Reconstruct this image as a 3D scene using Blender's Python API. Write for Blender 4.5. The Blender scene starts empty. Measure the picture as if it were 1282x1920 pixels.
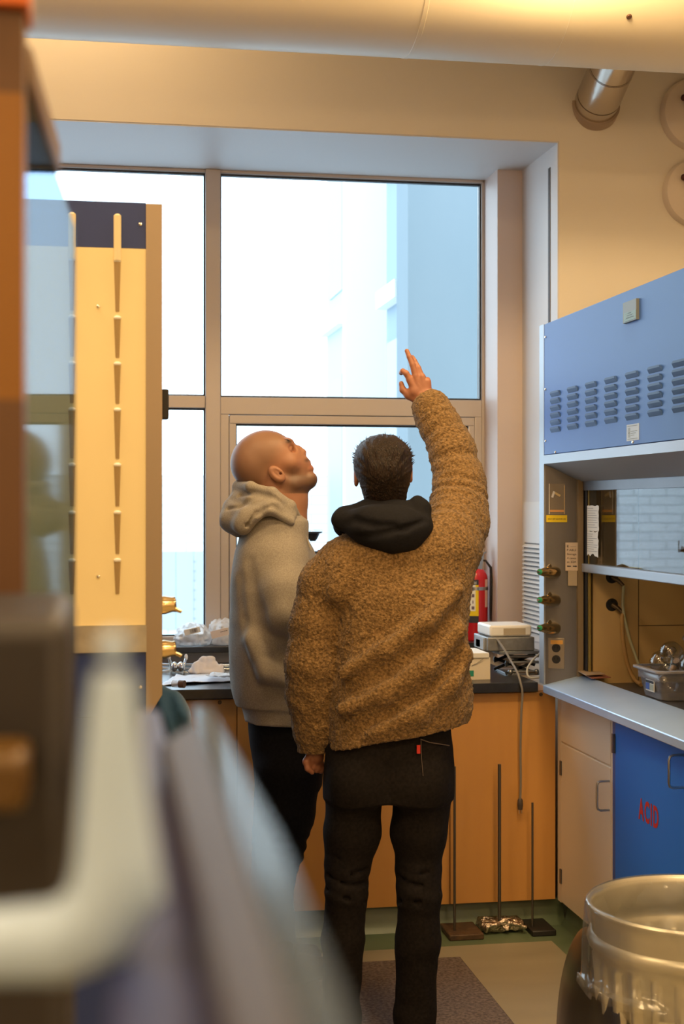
import bpy, bmesh, math, random
import numpy as np
from mathutils import Vector, Matrix
random.seed(7); RNG = np.random.RandomState(11)
S = bpy.context.scene
COL = S.collection

# ------------------------------------------------------------------ camera, world, lights, exposure
FPX = 2700.0                      # focal length in pixels of the 1282x1920 frame
CX, CY, CAMZ = 641.0, 950.0, 1.6
YAW = math.atan(464.0 / FPX)
SN, CS = math.sin(YAW), math.cos(YAW)

cam_data = bpy.data.cameras.new('camera')
cam = bpy.data.objects.new('camera', cam_data); COL.objects.link(cam)
cam.location = (0, 0, CAMZ)
cam.rotation_euler = (math.pi / 2, 0, -YAW)
cam_data.sensor_fit = 'VERTICAL'; cam_data.sensor_height = 23.5; cam_data.sensor_width = 15.7
cam_data.lens = 23.5 * FPX / 1920.0
cam_data.shift_y = -10.0 / 1920.0
cam_data.clip_start = 0.02
cam_data.dof.use_dof = True; cam_data.dof.focus_distance = 4.6; cam_data.dof.aperture_fstop = 3.2
S.camera = cam

world = bpy.data.worlds.new('overcast_sky'); S.world = world; world.use_nodes = True
_bg = world.node_tree.nodes['Background']
_bg.inputs[0].default_value = (0.73, 0.87, 1.0, 1); _bg.inputs[1].default_value = 3.45

S.view_settings.view_transform = 'Standard'; S.view_settings.look = 'None'
S.view_settings.gamma = 1.0; S.view_settings.use_curve_mapping = False
S.view_settings.exposure = 0.2

WARM = (1.0, 0.67, 0.33)
def area(name, loc, rot, size, power, color=WARM, sy=None):
    l = bpy.data.lights.new(name, 'AREA'); l.energy = power; l.color = color
    l.shape = 'RECTANGLE'; l.size = size; l.size_y = sy or size
    o = bpy.data.objects.new(name, l); o.location = loc; o.rotation_euler = rot; COL.objects.link(o); return o
LAMPS = [(-0.75, 0.6, 3.93, 36), (1.3, 0.6, 3.93, 36), (-0.75, 3.1, 3.93, 34), (1.3, 3.1, 3.93, 34), (-0.2, 5.12, 3.93, 5.0)]  # last panel is added, hidden behind the duct to brighten the upper wall
for (x, y, z, pw) in LAMPS: area('ceiling_lamp_light', (x, y, z), (0, 0, 0), 0.9, pw, WARM, 0.5)
FILL_LAMPS = [(-0.9, -1.2, 2.9, 40), (1.6, -1.2, 2.9, 40)]  # unseen lamps added behind the camera to fill walls and ceiling
for (x, y, z, pw) in FILL_LAMPS:
    _l = bpy.data.lights.new('fill_light', 'POINT'); _l.energy = pw; _l.color = WARM; _l.shadow_soft_size = 0.16
    _o = bpy.data.objects.new('fill_light', _l); _o.location = (x, y, z); COL.objects.link(_o)

# ------------------------------------------------------------------ helpers
def W(px, py, d):
    """world point seen at pixel px,py at camera depth d"""
    r = (px - CX) / FPX * d
    return (r * CS + d * SN, -r * SN + d * CS, CAMZ - (py - CY) / FPX * d)
def ray(px):
    t = (px - CX) / FPX
    return (SN + t * CS, CS - t * SN)
def onY(px, py, Y):
    a, b = ray(px); d = Y / b
    return (a * d, Y, CAMZ - (py - CY) / FPX * d)
def onX(px, py, X):
    a, b = ray(px); d = X / a
    return (X, b * d, CAMZ - (py - CY) / FPX * d)
def onZ(px, py, Z):
    d = (CAMZ - Z) * FPX / (py - CY); a, b = ray(px)
    return (a * d, b * d, Z)

def principled(name):
    m = bpy.data.materials.new(name); m.use_nodes = True
    return m, m.node_tree, m.node_tree.nodes['Principled BSDF']
MATS = {}
def mat(name, col, rough=0.5, metal=0.0, bump=None, var=None, coat=0.0, trans=0.0, sheen=0.0, sub=0.0, aniso=None, spec=None, emit=None, stretch=None):
    """bump=(scale,strength,distance)  var=(scale, amount, colour2)"""
    if name in MATS: return MATS[name]
    m, nt, b = principled(name); N, L = nt.nodes, nt.links
    b.inputs['Base Color'].default_value = (*col, 1); b.inputs['Roughness'].default_value = rough
    b.inputs['Metallic'].default_value = metal; b.inputs['Coat Weight'].default_value = coat
    b.inputs['Transmission Weight'].default_value = trans
    if sheen: b.inputs['Sheen Weight'].default_value = sheen; b.inputs['Sheen Roughness'].default_value = 0.5
    if sub:
        b.inputs['Subsurface Weight'].default_value = sub; b.inputs['Subsurface Radius'].default_value = (0.012, 0.005, 0.003)
    if spec is not None: b.inputs['Specular IOR Level'].default_value = spec
    if emit: b.inputs['Emission Color'].default_value = (*emit[0], 1); b.inputs['Emission Strength'].default_value = emit[1]
    tc = None
    def coord():
        nonlocal tc
        if tc is None:
            t = N.new('ShaderNodeTexCoord'); mp = N.new('ShaderNodeMapping')
            mp.inputs['Scale'].default_value = stretch or (1, 1, 1)
            L.new(t.outputs['Object'], mp.inputs[0]); tc = mp.outputs[0]
        return tc
    if var:
        n = N.new('ShaderNodeTexNoise'); n.inputs['Scale'].default_value = var[0]; n.inputs['Detail'].default_value = 5
        r = N.new('ShaderNodeValToRGB'); r.color_ramp.elements[0].position = 0.5 - var[1]; r.color_ramp.elements[1].position = 0.5 + var[1]
        r.color_ramp.elements[0].color = (*col, 1); r.color_ramp.elements[1].color = (*var[2], 1)
        L.new(coord(), n.inputs['Vector']); L.new(n.outputs['Fac'], r.inputs[0]); L.new(r.outputs[0], b.inputs['Base Color'])
    if bump:
        n = N.new('ShaderNodeTexNoise'); n.inputs['Scale'].default_value = bump[0]; n.inputs['Detail'].default_value = 4
        bp = N.new('ShaderNodeBump'); bp.inputs['Strength'].default_value = bump[1]; bp.inputs['Distance'].default_value = bump[2]
        L.new(coord(), n.inputs['Vector']); L.new(n.outputs['Fac'], bp.inputs['Height']); L.new(bp.outputs[0], b.inputs['Normal'])
    MATS[name] = m; return m
def glassmat(name, refl=0.08, tint=(1, 1, 1), rough=0.0, fresnel=True, diffuse=0.0, dcol=(0.9, 0.92, 0.95), bump=None):
    if name in MATS: return MATS[name]
    m = bpy.data.materials.new(name); m.use_nodes = True; nt = m.node_tree; N, L = nt.nodes, nt.links
    for n in list(N): N.remove(n)
    out = N.new('ShaderNodeOutputMaterial'); tr = N.new('ShaderNodeBsdfTransparent'); tr.inputs[0].default_value = (*tint, 1)
    gl = N.new('ShaderNodeBsdfGlossy'); gl.inputs['Roughness'].default_value = rough
    mx = N.new('ShaderNodeMixShader')
    if fresnel:
        l0 = N.new('ShaderNodeLayerWeight'); l0.inputs[0].default_value = 0.5
        lw = N.new('ShaderNodeMath'); lw.operation = 'POWER'; lw.inputs[1].default_value = 4.0; L.new(l0.outputs['Facing'], lw.inputs[0])
        mm = N.new('ShaderNodeMath'); mm.operation = 'MULTIPLY_ADD'; mm.inputs[1].default_value = 0.85; mm.inputs[2].default_value = refl; mm.use_clamp = True
        L.new(lw.outputs[0], mm.inputs[0]); L.new(mm.outputs[0], mx.inputs[0])
    else: mx.inputs[0].default_value = refl
    L.new(tr.outputs[0], mx.inputs[1]); L.new(gl.outputs[0], mx.inputs[2]); last = mx
    if bump:
        t = N.new('ShaderNodeTexCoord'); n = N.new('ShaderNodeTexNoise'); n.inputs['Scale'].default_value = bump[0]
        bp = N.new('ShaderNodeBump'); bp.inputs['Strength'].default_value = bump[1]; bp.inputs['Distance'].default_value = bump[2]
        L.new(t.outputs['Object'], n.inputs['Vector']); L.new(n.outputs['Fac'], bp.inputs['Height']); L.new(bp.outputs[0], gl.inputs['Normal'])
        if fresnel: L.new(bp.outputs[0], l0.inputs['Normal'])
    if diffuse:
        df = N.new('ShaderNodeBsdfDiffuse'); df.inputs[0].default_value = (*dcol, 1)
        m2 = N.new('ShaderNodeMixShader'); m2.inputs[0].default_value = diffuse
        L.new(last.outputs[0], m2.inputs[1]); L.new(df.outputs[0], m2.inputs[2]); last = m2
    L.new(last.outputs[0], out.inputs[0])
    MATS[name] = m; return m

class MB:
    """collects simple shapes into one mesh"""
    def __init__(s): s.v = []; s.f = []
    def _add(s, vs, fs):
        o = len(s.v); s.v += [tuple(float(c) for c in v) for v in vs]; s.f += [tuple(i + o for i in f) for f in fs]; return s
    def box(s, x0, x1, y0, y1, z0, z1):
        vs = [(x, y, z) for x in (x0, x1) for y in (y0, y1) for z in (z0, z1)]
        return s._add(vs, [(0, 1, 3, 2), (4, 6, 7, 5), (0, 4, 5, 1), (2, 3, 7, 6), (0, 2, 6, 4), (1, 5, 7, 3)])
    def obox(s, c, ax, ay, az, hx, hy, hz):
        c, ax, ay, az = map(np.array, (c, ax, ay, az))
        vs = [c + ax * hx * i + ay * hy * j + az * hz * k for i in (-1, 1) for j in (-1, 1) for k in (-1, 1)]
        return s._add(vs, [(0, 1, 3, 2), (4, 6, 7, 5), (0, 4, 5, 1), (2, 3, 7, 6), (0, 2, 6, 4), (1, 5, 7, 3)])
    def quad(s, a, b, c, d): return s._add([a, b, c, d], [(0, 1, 2, 3)])
    def prism(s, poly, dirv):
        n = len(poly); P = [np.array(p, float) for p in poly]; D = np.array(dirv, float)
        vs = P + [p + D for p in P]
        return s._add(vs, [tuple(range(n))[::-1], tuple(range(n, 2 * n))] + [(i, (i + 1) % n, (i + 1) % n + n, i + n) for i in range(n)])
    def tube(s, pts, r, n=10, cap=True):
        P = [Vector(p) for p in pts]; R = r if isinstance(r, (list, tuple)) else [r] * len(P)
        T = [(P[min(i + 1, len(P) - 1)] - P[max(i - 1, 0)]).normalized() for i in range(len(P))]
        u = T[0].orthogonal().normalized(); vs = []
        for i, p in enumerate(P):
            u = (u - T[i] * u.dot(T[i])).normalized(); w = T[i].cross(u)
            for k in range(n):
                a = 2 * math.pi * k / n; vs.append(p + (u * math.cos(a) + w * math.sin(a)) * R[i])
        fs = [(i * n + k, i * n + (k + 1) % n, (i + 1) * n + (k + 1) % n, (i + 1) * n + k) for i in range(len(P) - 1) for k in range(n)]
        if cap: fs += [tuple(range(n))[::-1], tuple(range((len(P) - 1) * n, len(P) * n))]
        return s._add(vs, fs)
    def lathe(s, c, prof, n=32, axis=(0, 0, 1), arc=None, fn=None, caps=False):
        """prof = [(r, h)...] around axis through c"""
        A = Vector(axis).normalized(); U = A.orthogonal().normalized() if abs(A.z) < 0.99 else Vector((1, 0, 0)); V_ = A.cross(U)
        a0, a1 = arc or (0, 2 * math.pi); full = arc is None; m = n if full else n + 1; vs = []
        for (r, h) in prof:
            for k in range(m):
                a = a0 + (a1 - a0) * k / n; rr, hh = (r, h) if fn is None else fn(r, h, a)
                vs.append(Vector(c) + A * hh + (U * math.cos(a) + V_ * math.sin(a)) * rr)
        fs = []
        for i in range(len(prof) - 1):
            for k in range(n):
                k2 = (k + 1) % m; fs.append((i * m + k, i * m + k2, (i + 1) * m + k2, (i + 1) * m + k))
        if caps and full: fs += [tuple(range(m))[::-1], tuple(range((len(prof) - 1) * m, len(prof) * m))]
        return s._add(vs, fs)
    def sphere(s, c, r, n=16, sq=(1, 1, 1)):
        vs = []; fs = []; m = n // 2
        for i in range(m + 1):
            th = math.pi * i / m
            for k in range(n):
                a = 2 * math.pi * k / n
                vs.append((c[0] + r * sq[0] * math.sin(th) * math.cos(a), c[1] + r * sq[1] * math.sin(th) * math.sin(a), c[2] + r * sq[2] * math.cos(th)))
        for i in range(m):
            for k in range(n): fs.append((i * n + k, (i + 1) * n + k, (i + 1) * n + (k + 1) % n, i * n + (k + 1) % n))
        return s._add(vs, fs)
    def build(s, name, material, parent=None, bevel=0, solid=0, ang=35, col=None, merge=True):
        off = np.array(parent_loc(parent)) if parent else np.zeros(3)
        me = bpy.data.meshes.new(name); me.from_pydata([tuple(np.array(v) - off) for v in s.v], [], s.f)
        if merge:
            bm = bmesh.new(); bm.from_mesh(me); bmesh.ops.remove_doubles(bm, verts=bm.verts, dist=1e-6)
            bmesh.ops.recalc_face_normals(bm, faces=bm.faces); bm.to_mesh(me); bm.free()
        return finish(name, me, material, parent, bevel, solid, ang)
def parent_loc(o):
    l = Vector(o.location)
    while o.parent: o = o.parent; l = l + Vector(o.location)
    return l
def finish(name, me, material, parent=None, bevel=0, solid=0, ang=35):
    me.polygons.foreach_set('use_smooth', [True] * len(me.polygons)); me.update()
    me.set_sharp_from_angle(angle=math.radians(ang))
    o = bpy.data.objects.new(name, me); COL.objects.link(o)
    if material: me.materials.append(material)
    if parent: o.parent = parent
    if solid: md = o.modifiers.new('s', 'SOLIDIFY'); md.thickness = solid
    if bevel:
        md = o.modifiers.new('b', 'BEVEL'); md.width = bevel; md.segments = 2; md.limit_method = 'ANGLE'; md.angle_limit = math.radians(40)
    return o
def thing(name, label, cat, loc=(0, 0, 0), group=None):
    o = bpy.data.objects.new(name, None); COL.objects.link(o); o.location = loc; o.empty_display_size = 0.1
    return tag(o, label, cat, group)
def tag(o, label, cat, group=None):
    o['label'] = label; o['category'] = cat
    if group: o['group'] = group
    return o
def struct(o, label=None):
    o['kind'] = 'structure'
    if label: o['label'] = label
    return o
def text_obj(name, txt, origin, right, up, height, material, parent=None, bold=0.0, width=None, thick=0.0006, warp=None, spacing=1.0):
    cu = bpy.data.curves.new(name, 'FONT'); cu.body = txt; cu.size = 1; cu.offset = bold; cu.resolution_u = 3; cu.space_character = spacing
    t = bpy.data.objects.new(name, cu); COL.objects.link(t)
    dg = bpy.context.evaluated_depsgraph_get(); me = bpy.data.meshes.new_from_object(t.evaluated_get(dg))
    bpy.data.objects.remove(t)
    co = np.array([v.co[:] for v in me.vertices]); h = co[:, 1].max() - max(0, co[:, 1].min()); sc = height / max(h, 1e-6)
    wsc = sc if width is None else width / (co[:, 0].max() - co[:, 0].min())
    co[:, 0] = (co[:, 0] - co[:, 0].min()) * wsc; co[:, 1] *= sc
    right = np.array(right, float); up = np.array(up, float); n = np.cross(right, up)
    off = np.array(parent_loc(parent)) if parent else np.zeros(3)
    if warp: pts = [warp(a, b) for a, b in co[:, :2]]
    else: pts = [np.array(origin) + right * a + up * b + n * thick for a, b in co[:, :2]]
    for v, p in zip(me.vertices, pts): v.co = Vector(tuple(np.array(p) - off))
    me.materials.clear()
    return finish(name, me, material, parent)

# ------------------------------------------------------------------ implicit surfaces
_T = RNG.rand(32, 32, 32).astype(np.float32)
def vnoise(x, y, z):
    x, y, z = np.broadcast_arrays(x, y, z)
    xi = np.floor(x).astype(int); yi = np.floor(y).astype(int); zi = np.floor(z).astype(int)
    fx = x - xi; fy = y - yi; fz = z - zi
    fx = fx * fx * (3 - 2 * fx); fy = fy * fy * (3 - 2 * fy); fz = fz * fz * (3 - 2 * fz)
    g = lambda a, b, c: _T[(xi + a) & 31, (yi + b) & 31, (zi + c) & 31]
    c0 = (g(0, 0, 0) * (1 - fx) + g(1, 0, 0) * fx) * (1 - fy) + (g(0, 1, 0) * (1 - fx) + g(1, 1, 0) * fx) * fy
    c1 = (g(0, 0, 1) * (1 - fx) + g(1, 0, 1) * fx) * (1 - fy) + (g(0, 1, 1) * (1 - fx) + g(1, 1, 1) * fx) * fy
    return (c0 * (1 - fz) + c1 * fz) * 2 - 1
class G:
    def __init__(s, lo, hi, h):
        lo, hi = np.minimum(lo, hi), np.maximum(lo, hi); s.lo = np.array(lo, float); s.h = h; n = np.ceil((np.array(hi) - s.lo) / h).astype(int) + 1
        s.ax = [(s.lo[i] + h * np.arange(n[i])).astype(np.float32) for i in range(3)]; s.D = np.full(n, 0.3, np.float32)
    def sub(s, lo, hi):
        sl = []
        for i in range(3):
            a = max(0, int((lo[i] - s.lo[i]) / s.h)); b = min(len(s.ax[i]), int((hi[i] - s.lo[i]) / s.h) + 2)
            if b <= a: return None
            sl.append(slice(a, b))
        return tuple(sl), s.ax[0][sl[0]][:, None, None], s.ax[1][sl[1]][None, :, None], s.ax[2][sl[2]][None, None, :]
    def mix(s, sl, d, k, op):
        a = s.D[sl]
        if op == 's': d = -d; h = np.clip(0.5 + 0.5 * (d - a) / k, 0, 1) if k else None
        if k <= 0: s.D[sl] = np.minimum(a, d) if op == 'u' else np.maximum(a, d); return
        if op == 'u':
            h = np.clip(0.5 + 0.5 * (a - d) / k, 0, 1); s.D[sl] = a * (1 - h) + d * h - k * h * (1 - h)
        else:
            s.D[sl] = a * (1 - h) + d * h + k * h * (1 - h)
    def cap(s, a, b, r1, r2=None, k=0.02, op='u', flat=None, wob=None):
        """tapered capsule; flat=(dir, factor) squashes along a direction; wob=(amp,n,phase) rings along it"""
        r2 = r1 if r2 is None else r2; a = np.array(a, float); b = np.array(b, float); m = max(r1, r2) * (flat[1] if flat and flat[1] > 1 else 1) + k + 0.03
        q = s.sub(np.minimum(a, b) - m, np.maximum(a, b) + m)
        if q is None: return s
        sl, X, Y, Z = q; ab = b - a; L2 = max(ab @ ab, 1e-9)
        t = np.clip(((X - a[0]) * ab[0] + (Y - a[1]) * ab[1] + (Z - a[2]) * ab[2]) / L2, 0, 1)
        dx = X - a[0] - t * ab[0]; dy = Y - a[1] - t * ab[1]; dz = Z - a[2] - t * ab[2]
        if flat:
            f = np.array(flat[0], float); f /= np.linalg.norm(f); pr = dx * f[0] + dy * f[1] + dz * f[2]; g = 1.0 / flat[1] - 1
            dx = dx + pr * f[0] * g; dy = dy + pr * f[1] * g; dz = dz + pr * f[2] * g
        d = np.sqrt(dx * dx + dy * dy + dz * dz) - (r1 + (r2 - r1) * t)
        if wob:
            amp, nn, ph = wob[:3]; tt = wob[3] if len(wob) > 3 else 0
            d = d - amp * np.sin(2 * math.pi * (nn * t + ph) + tt * dx + 6 * tt * dz * 0.3 + 2.5 * vnoise(X * 9, Y * 9, Z * 9)) * np.sin(np.pi * np.clip(t, 0.03, 0.97))
        s.mix(sl, d, k, op); return s
    def chain(s, pts, rs, k=0.02, op='u', **kw):
        for i in range(len(pts) - 1): s.cap(pts[i], pts[i + 1], rs[i], rs[i + 1], k, op, **kw)
        return s
    def ell(s, c, r, k=0.02, op='u', R=None):
        c = np.array(c, float); m = max(r) + k + 0.03; q = s.sub(c - m, c + m)
        if q is None: return s
        sl, X, Y, Z = q; p = [X - c[0], Y - c[1], Z - c[2]]
        if R is not None: R = np.array(R); p = [p[0] * R[0][i] + p[1] * R[1][i] + p[2] * R[2][i] for i in range(3)]
        k0 = np.sqrt(sum((p[i] / r[i]) ** 2 for i in range(3))) + 1e-6; k1 = np.sqrt(sum((p[i] / r[i] ** 2) ** 2 for i in range(3))) + 1e-6
        s.mix(sl, k0 * (k0 - 1) / k1, k, op); return s
    def loft(s, secs, k=0.02, op='u', p=2.0):
        """secs: (z, cx, cy, rx, ry) sorted by z descending or ascending"""
        secs = sorted(secs); A = np.array(secs, float); m = 0.06
        lo = (min(A[:, 1] - A[:, 3]) - m, min(A[:, 2] - A[:, 4]) - m, A[0, 0] - m); hi = (max(A[:, 1] + A[:, 3]) + m, max(A[:, 2] + A[:, 4]) + m, A[-1, 0] + m)
        sl, X, Y, Z = s.sub(lo, hi); z = Z[0, 0]
        I = []
        for j in range(1, 5):   # smooth interpolation
            v = np.interp(z, A[:, 0], A[:, j]); kk = 5; pad = np.pad(v, kk, mode='edge'); v = np.convolve(pad, np.ones(2 * kk + 1) / (2 * kk + 1), 'valid'); I.append(v[None, None, :])
        cx, cy, rx, ry = I
        u = ((np.abs(X - cx) / rx) ** p + (np.abs(Y - cy) / ry) ** p) ** (1.0 / p)
        d = (u - 1) * np.minimum(rx, ry)
        d = np.maximum(d, np.maximum(A[0, 0] - Z, Z - A[-1, 0]))
        s.mix(sl, d.astype(np.float32), k, op); return s
    def plane(s, pt, n, k=0.0):
        """keep the side the normal points away from"""
        n = np.array(n, float); n /= np.linalg.norm(n); pt = np.array(pt, float)
        d = (s.ax[0][:, None, None] - pt[0]) * n[0] + (s.ax[1][None, :, None] - pt[1]) * n[1] + (s.ax[2][None, None, :] - pt[2]) * n[2]
        if k: h = np.clip(0.5 + 0.5 * (d - s.D) / k, 0, 1); s.D = s.D * (1 - h) + d * h + k * h * (1 - h)
        else: s.D = np.maximum(s.D, d)
        s.D = s.D.astype(np.float32); return s
    def bump(s, fn, band=0.03):
        I = np.where(np.abs(s.D) < band)
        if len(I[0]): s.D[I] += fn(s.ax[0][I[0]], s.ax[1][I[1]], s.ax[2][I[2]]).astype(np.float32)
        return s
    def mesh(s):
        D = s.D; D[0] = D[-1] = 0.3; D[:, 0] = D[:, -1] = 0.3; D[:, :, 0] = D[:, :, -1] = 0.3
        In = D < 0; n = np.array(D.shape) - 1
        c = [(i, j, k) for i in (0, 1) for j in (0, 1) for k in (0, 1)]
        cs = lambda A, o: A[o[0]:o[0] + n[0], o[1]:o[1] + n[1], o[2]:o[2] + n[2]]
        cnt = sum(cs(In, o).astype(np.int8) for o in c); act = (cnt > 0) & (cnt < 8)
        idx = np.full(n, -1, np.int64); ii = np.argwhere(act); idx[act] = np.arange(len(ii))
        acc = np.zeros((len(ii), 3)); w = np.zeros(len(ii))
        for a in c:
            for ax in range(3):
                if a[ax]: continue
                b = list(a); b[ax] = 1
                va = D[ii[:, 0] + a[0], ii[:, 1] + a[1], ii[:, 2] + a[2]]; vb = D[ii[:, 0] + b[0], ii[:, 1] + b[1], ii[:, 2] + b[2]]
                m = (va < 0) != (vb < 0); t = np.where(m, va / np.where(m, va - vb, 1), 0)
                p = np.repeat(np.array([a], float), len(ii), 0); p[:, ax] += t
                acc += p * m[:, None]; w += m
        V = (ii + acc / w[:, None]) * s.h + s.lo
        F = []
        for ax in range(3):
            o1, o2 = (ax + 1) % 3, (ax + 2) % 3
            sa = [slice(1, -1)] * 3; sb = [slice(1, -1)] * 3; sa[ax] = slice(0, -1); sb[ax] = slice(1, None)
            A, B = In[tuple(sa)], In[tuple(sb)]; X = np.argwhere(A != B)
            if not len(X): continue
            sgn = A[X[:, 0], X[:, 1], X[:, 2]]
            P = X.copy(); P[:, o1] += 1; P[:, o2] += 1
            def g(d1, d2):
                Q = P.copy(); Q[:, o1] += d1; Q[:, o2] += d2; return idx[Q[:, 0], Q[:, 1], Q[:, 2]]
            q = np.stack([g(-1, -1), g(0, -1), g(0, 0), g(-1, 0)], 1)
            q = np.where(sgn[:, None], q, q[:, ::-1]); F.append(q)
        return V, np.concatenate(F)
def relax(V, F, it=1, lam=0.5):
    n = len(V); e = np.concatenate([F[:, [0, 1]], F[:, [1, 2]], F[:, [2, 3]], F[:, [3, 0]]])
    for _ in range(it):
        acc = np.zeros((n, 3)); w = np.zeros(n)
        np.add.at(acc, e[:, 0], V[e[:, 1]]); np.add.at(acc, e[:, 1], V[e[:, 0]]); np.add.at(w, e[:, 0], 1); np.add.at(w, e[:, 1], 1)
        V = V + lam * (acc / w[:, None] - V)
    return V
def cam2world(V):
    V = np.asarray(V); return np.stack([V[:, 0] * CS + V[:, 1] * SN, -V[:, 0] * SN + V[:, 1] * CS, V[:, 2]], 1)
def sdf_build(name, grids, material, parent=None, colfn=None, smooth=1, tocam=True, extra=None):
    """grids: list of G in camera coordinates (right, depth, height) merged into one mesh object"""
    Vs, Fs, o = [], [], 0
    for g in grids:
        V, F = g.mesh(); V = relax(V, F, smooth); Vs.append(V); Fs.append(F + o); o += len(V)
    V = np.concatenate(Vs); F = np.concatenate(Fs)
    cols = colfn(V) if colfn else None
    off = np.array(parent_loc(parent)) if parent else np.zeros(3)
    Wd = (cam2world(V) if tocam else V) - off
    me = bpy.data.meshes.new(name); me.vertices.add(len(Wd)); me.vertices.foreach_set('co', Wd.ravel())
    me.loops.add(F.size); me.loops.foreach_set('vertex_index', F.ravel().astype(np.int32))
    me.polygons.add(len(F)); me.polygons.foreach_set('loop_start', np.arange(0, F.size, 4, dtype=np.int32))
    me.update(calc_edges=True); me.validate()
    if cols is not None:
        ca = me.color_attributes.new('skin_tone', 'FLOAT_COLOR', 'POINT'); ca.data.foreach_set('color', np.concatenate([cols, np.ones((len(cols), 1))], 1).ravel())
    return finish(name, me, material, parent, ang=180)
def scrape(a, b, t): return np.array(a) * (1 - t) + np.array(b) * t
# ------------------------------------------------------------------ materials
PAINT = mat('wall_paint', (0.72, 0.655, 0.56), 0.6, bump=(60, 0.08, 0.002), var=(3, 0.3, (0.69, 0.625, 0.53)))
REVEAL = mat('reveal_paint', (0.62, 0.60, 0.60), 0.5, bump=(90, 0.08, 0.002))
CEIL = mat('ceiling_paint', (0.75, 0.7, 0.62), 0.8)
DUCTM = mat('duct_paint', (0.76, 0.66, 0.50), 0.38, bump=(4, 0.05, 0.01))
ALU = mat('window_alu', (0.52, 0.46, 0.42), 0.45, 0.25)
BLACKR = mat('black_rubber', (0.015, 0.02, 0.03), 0.5)
STONE = mat('black_epoxy', (0.018, 0.019, 0.022), 0.28, var=(30, 0.2, (0.03, 0.03, 0.035)))
STEEL = mat('stainless', (0.56, 0.57, 0.58), 0.28, 1.0, bump=(18, 0.06, 0.002), var=(6, 0.3, (0.46, 0.47, 0.48)), stretch=(1, 0.15, 1))
STEELD = mat('stainless_dull', (0.17, 0.165, 0.175), 0.42, 0.7, var=(5, 0.3, (0.14, 0.135, 0.14)))
CHROME = mat('chrome', (0.85, 0.83, 0.78), 0.1, 1.0)
BRASS = mat('brass', (0.80, 0.62, 0.34), 0.18, 1.0)
BLUEP = mat('blue_panel', (0.058, 0.155, 0.50), 0.42, 0.0, bump=(300, 0.03, 0.001), spec=0.22)
STEELM = mat('stainless_matte', (0.40, 0.42, 0.45), 0.5, 0.75)
SILLM = mat('stainless_sill', (0.46, 0.64, 0.95), 0.34, 0.35, var=(7, .3, (.40, .57, .86)))  # blue tint puts the window's reflection into the steel colour
BLUEL = mat('louver_blue_shaded', (0.045, 0.10, 0.26), 0.45, 0.0, spec=.2)  # darker than the panel: shade on the louver faces put into the colour
ACIDB = mat('acid_blue', (0.03, 0.19, 0.72), 0.5, spec=.15, bump=(200, 0.04, 0.001))
NAVY = mat('navy_panel', (0.016, 0.042, 0.20), 0.4, coat=0.2)
BEIGE = mat('beige_enamel', (0.80, 0.70, 0.57), 0.4)
HOODY = mat('cream_panel', (0.93, 0.80, 0.47), 0.35, var=(2.5, 0.35, (0.90, 0.76, 0.43)))
GALV = mat('galvanized', (0.60, 0.58, 0.52), 0.35, 0.8, var=(25, 0.15, (0.5, 0.48, 0.43)))
STRIP = mat('bronze_strip', (0.42, 0.33, 0.24), 0.4, 0.6, var=(2, 0.3, (0.36, 0.29, 0.22)))
OAK = mat('cabinet_wood', (0.66, 0.33, 0.09), 0.42, var=(7, 0.3, (0.57, 0.27, 0.07)), stretch=(1.5, 1.5, 0.12), bump=(60, 0.03, 0.001))
DARK = mat('toe_dark', (0.012, 0.011, 0.010), 0.7)
LINER = mat('hood_liner', (0.66, 0.46, 0.21), 0.55, var=(4, 0.35, (0.55, 0.38, 0.17)))
WHITEP = mat('white_plastic', (0.85, 0.83, 0.80), 0.35)
GREYM = mat('grey_metal', (0.30, 0.30, 0.30), 0.45, 0.6, var=(40, 0.2, (0.22, 0.22, 0.22)))
RED = mat('extinguisher_red', (0.55, 0.012, 0.02), 0.25, coat=0.4)
PAPER = mat('paper', (0.82, 0.80, 0.75), 0.7)
INK = mat('ink', (0.03, 0.03, 0.04), 0.6)
YEL = mat('yellow_label', (0.85, 0.62, 0.01), 0.4)
PGLASS = glassmat('pane_glass', 0.0, (0.93, 0.97, 0.98))
CGLASS = glassmat('clear_glass', 0.16, (0.93, 0.95, 0.95))
SASHG = glassmat('sash_glass', 0.04, (0.72, 0.73, 0.72))
PLBAG = glassmat('plastic_bag', 0.04, (0.95, 0.95, 0.93), 0.10, diffuse=0.06, bump=(14, 0.25, 0.01))
PLBAG2 = glassmat('poly_bag', 0.10, (0.95, 0.95, 0.95), 0.15, diffuse=0.38, bump=(45, 0.8, 0.02))

# ------------------------------------------------------------------ room shell
YW0, YWIN, ZT = 5.6, 6.33, 3.08
XR = onY(1048, 268, YW0)[0]; XL = -1.5
XC0 = onY(905, 345, YWIN)[0]; YC = 6.09; XC1 = onY(980, 318, YC)[0]
XE, XW = 2.75, -1.75
FLOORM = mat('floor_sheet', (0.37, 0.325, 0.215), 0.33, var=(2.2, 0.28, (0.30, 0.26, 0.17)), bump=(40, 0.03, 0.001), stretch=(1, 3, 1))
GREENF = mat('green_cove', (0.11, 0.16, 0.085), 0.35, var=(9, 0.3, (0.16, 0.2, 0.12)))
XG = 1.66; YG = 5.10
struct(MB().box(XW, XG, -2.6, YG, -0.1, 0.0).build('floor', FLOORM))
m = MB().box(XW, XE, YG, 6.4, -0.1, 0.0).box(XG, XE, -2.6, YG, -0.1, 0.0)
m.prism([(XW, YG + 0.19, 0), (XW, YG + 0.25, 0), (XW, YG + 0.25, 0.09), (XW, YG + 0.235, 0.09), (XW, YG + 0.22, 0.03)], (1.78 - XW, 0, 0))
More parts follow.
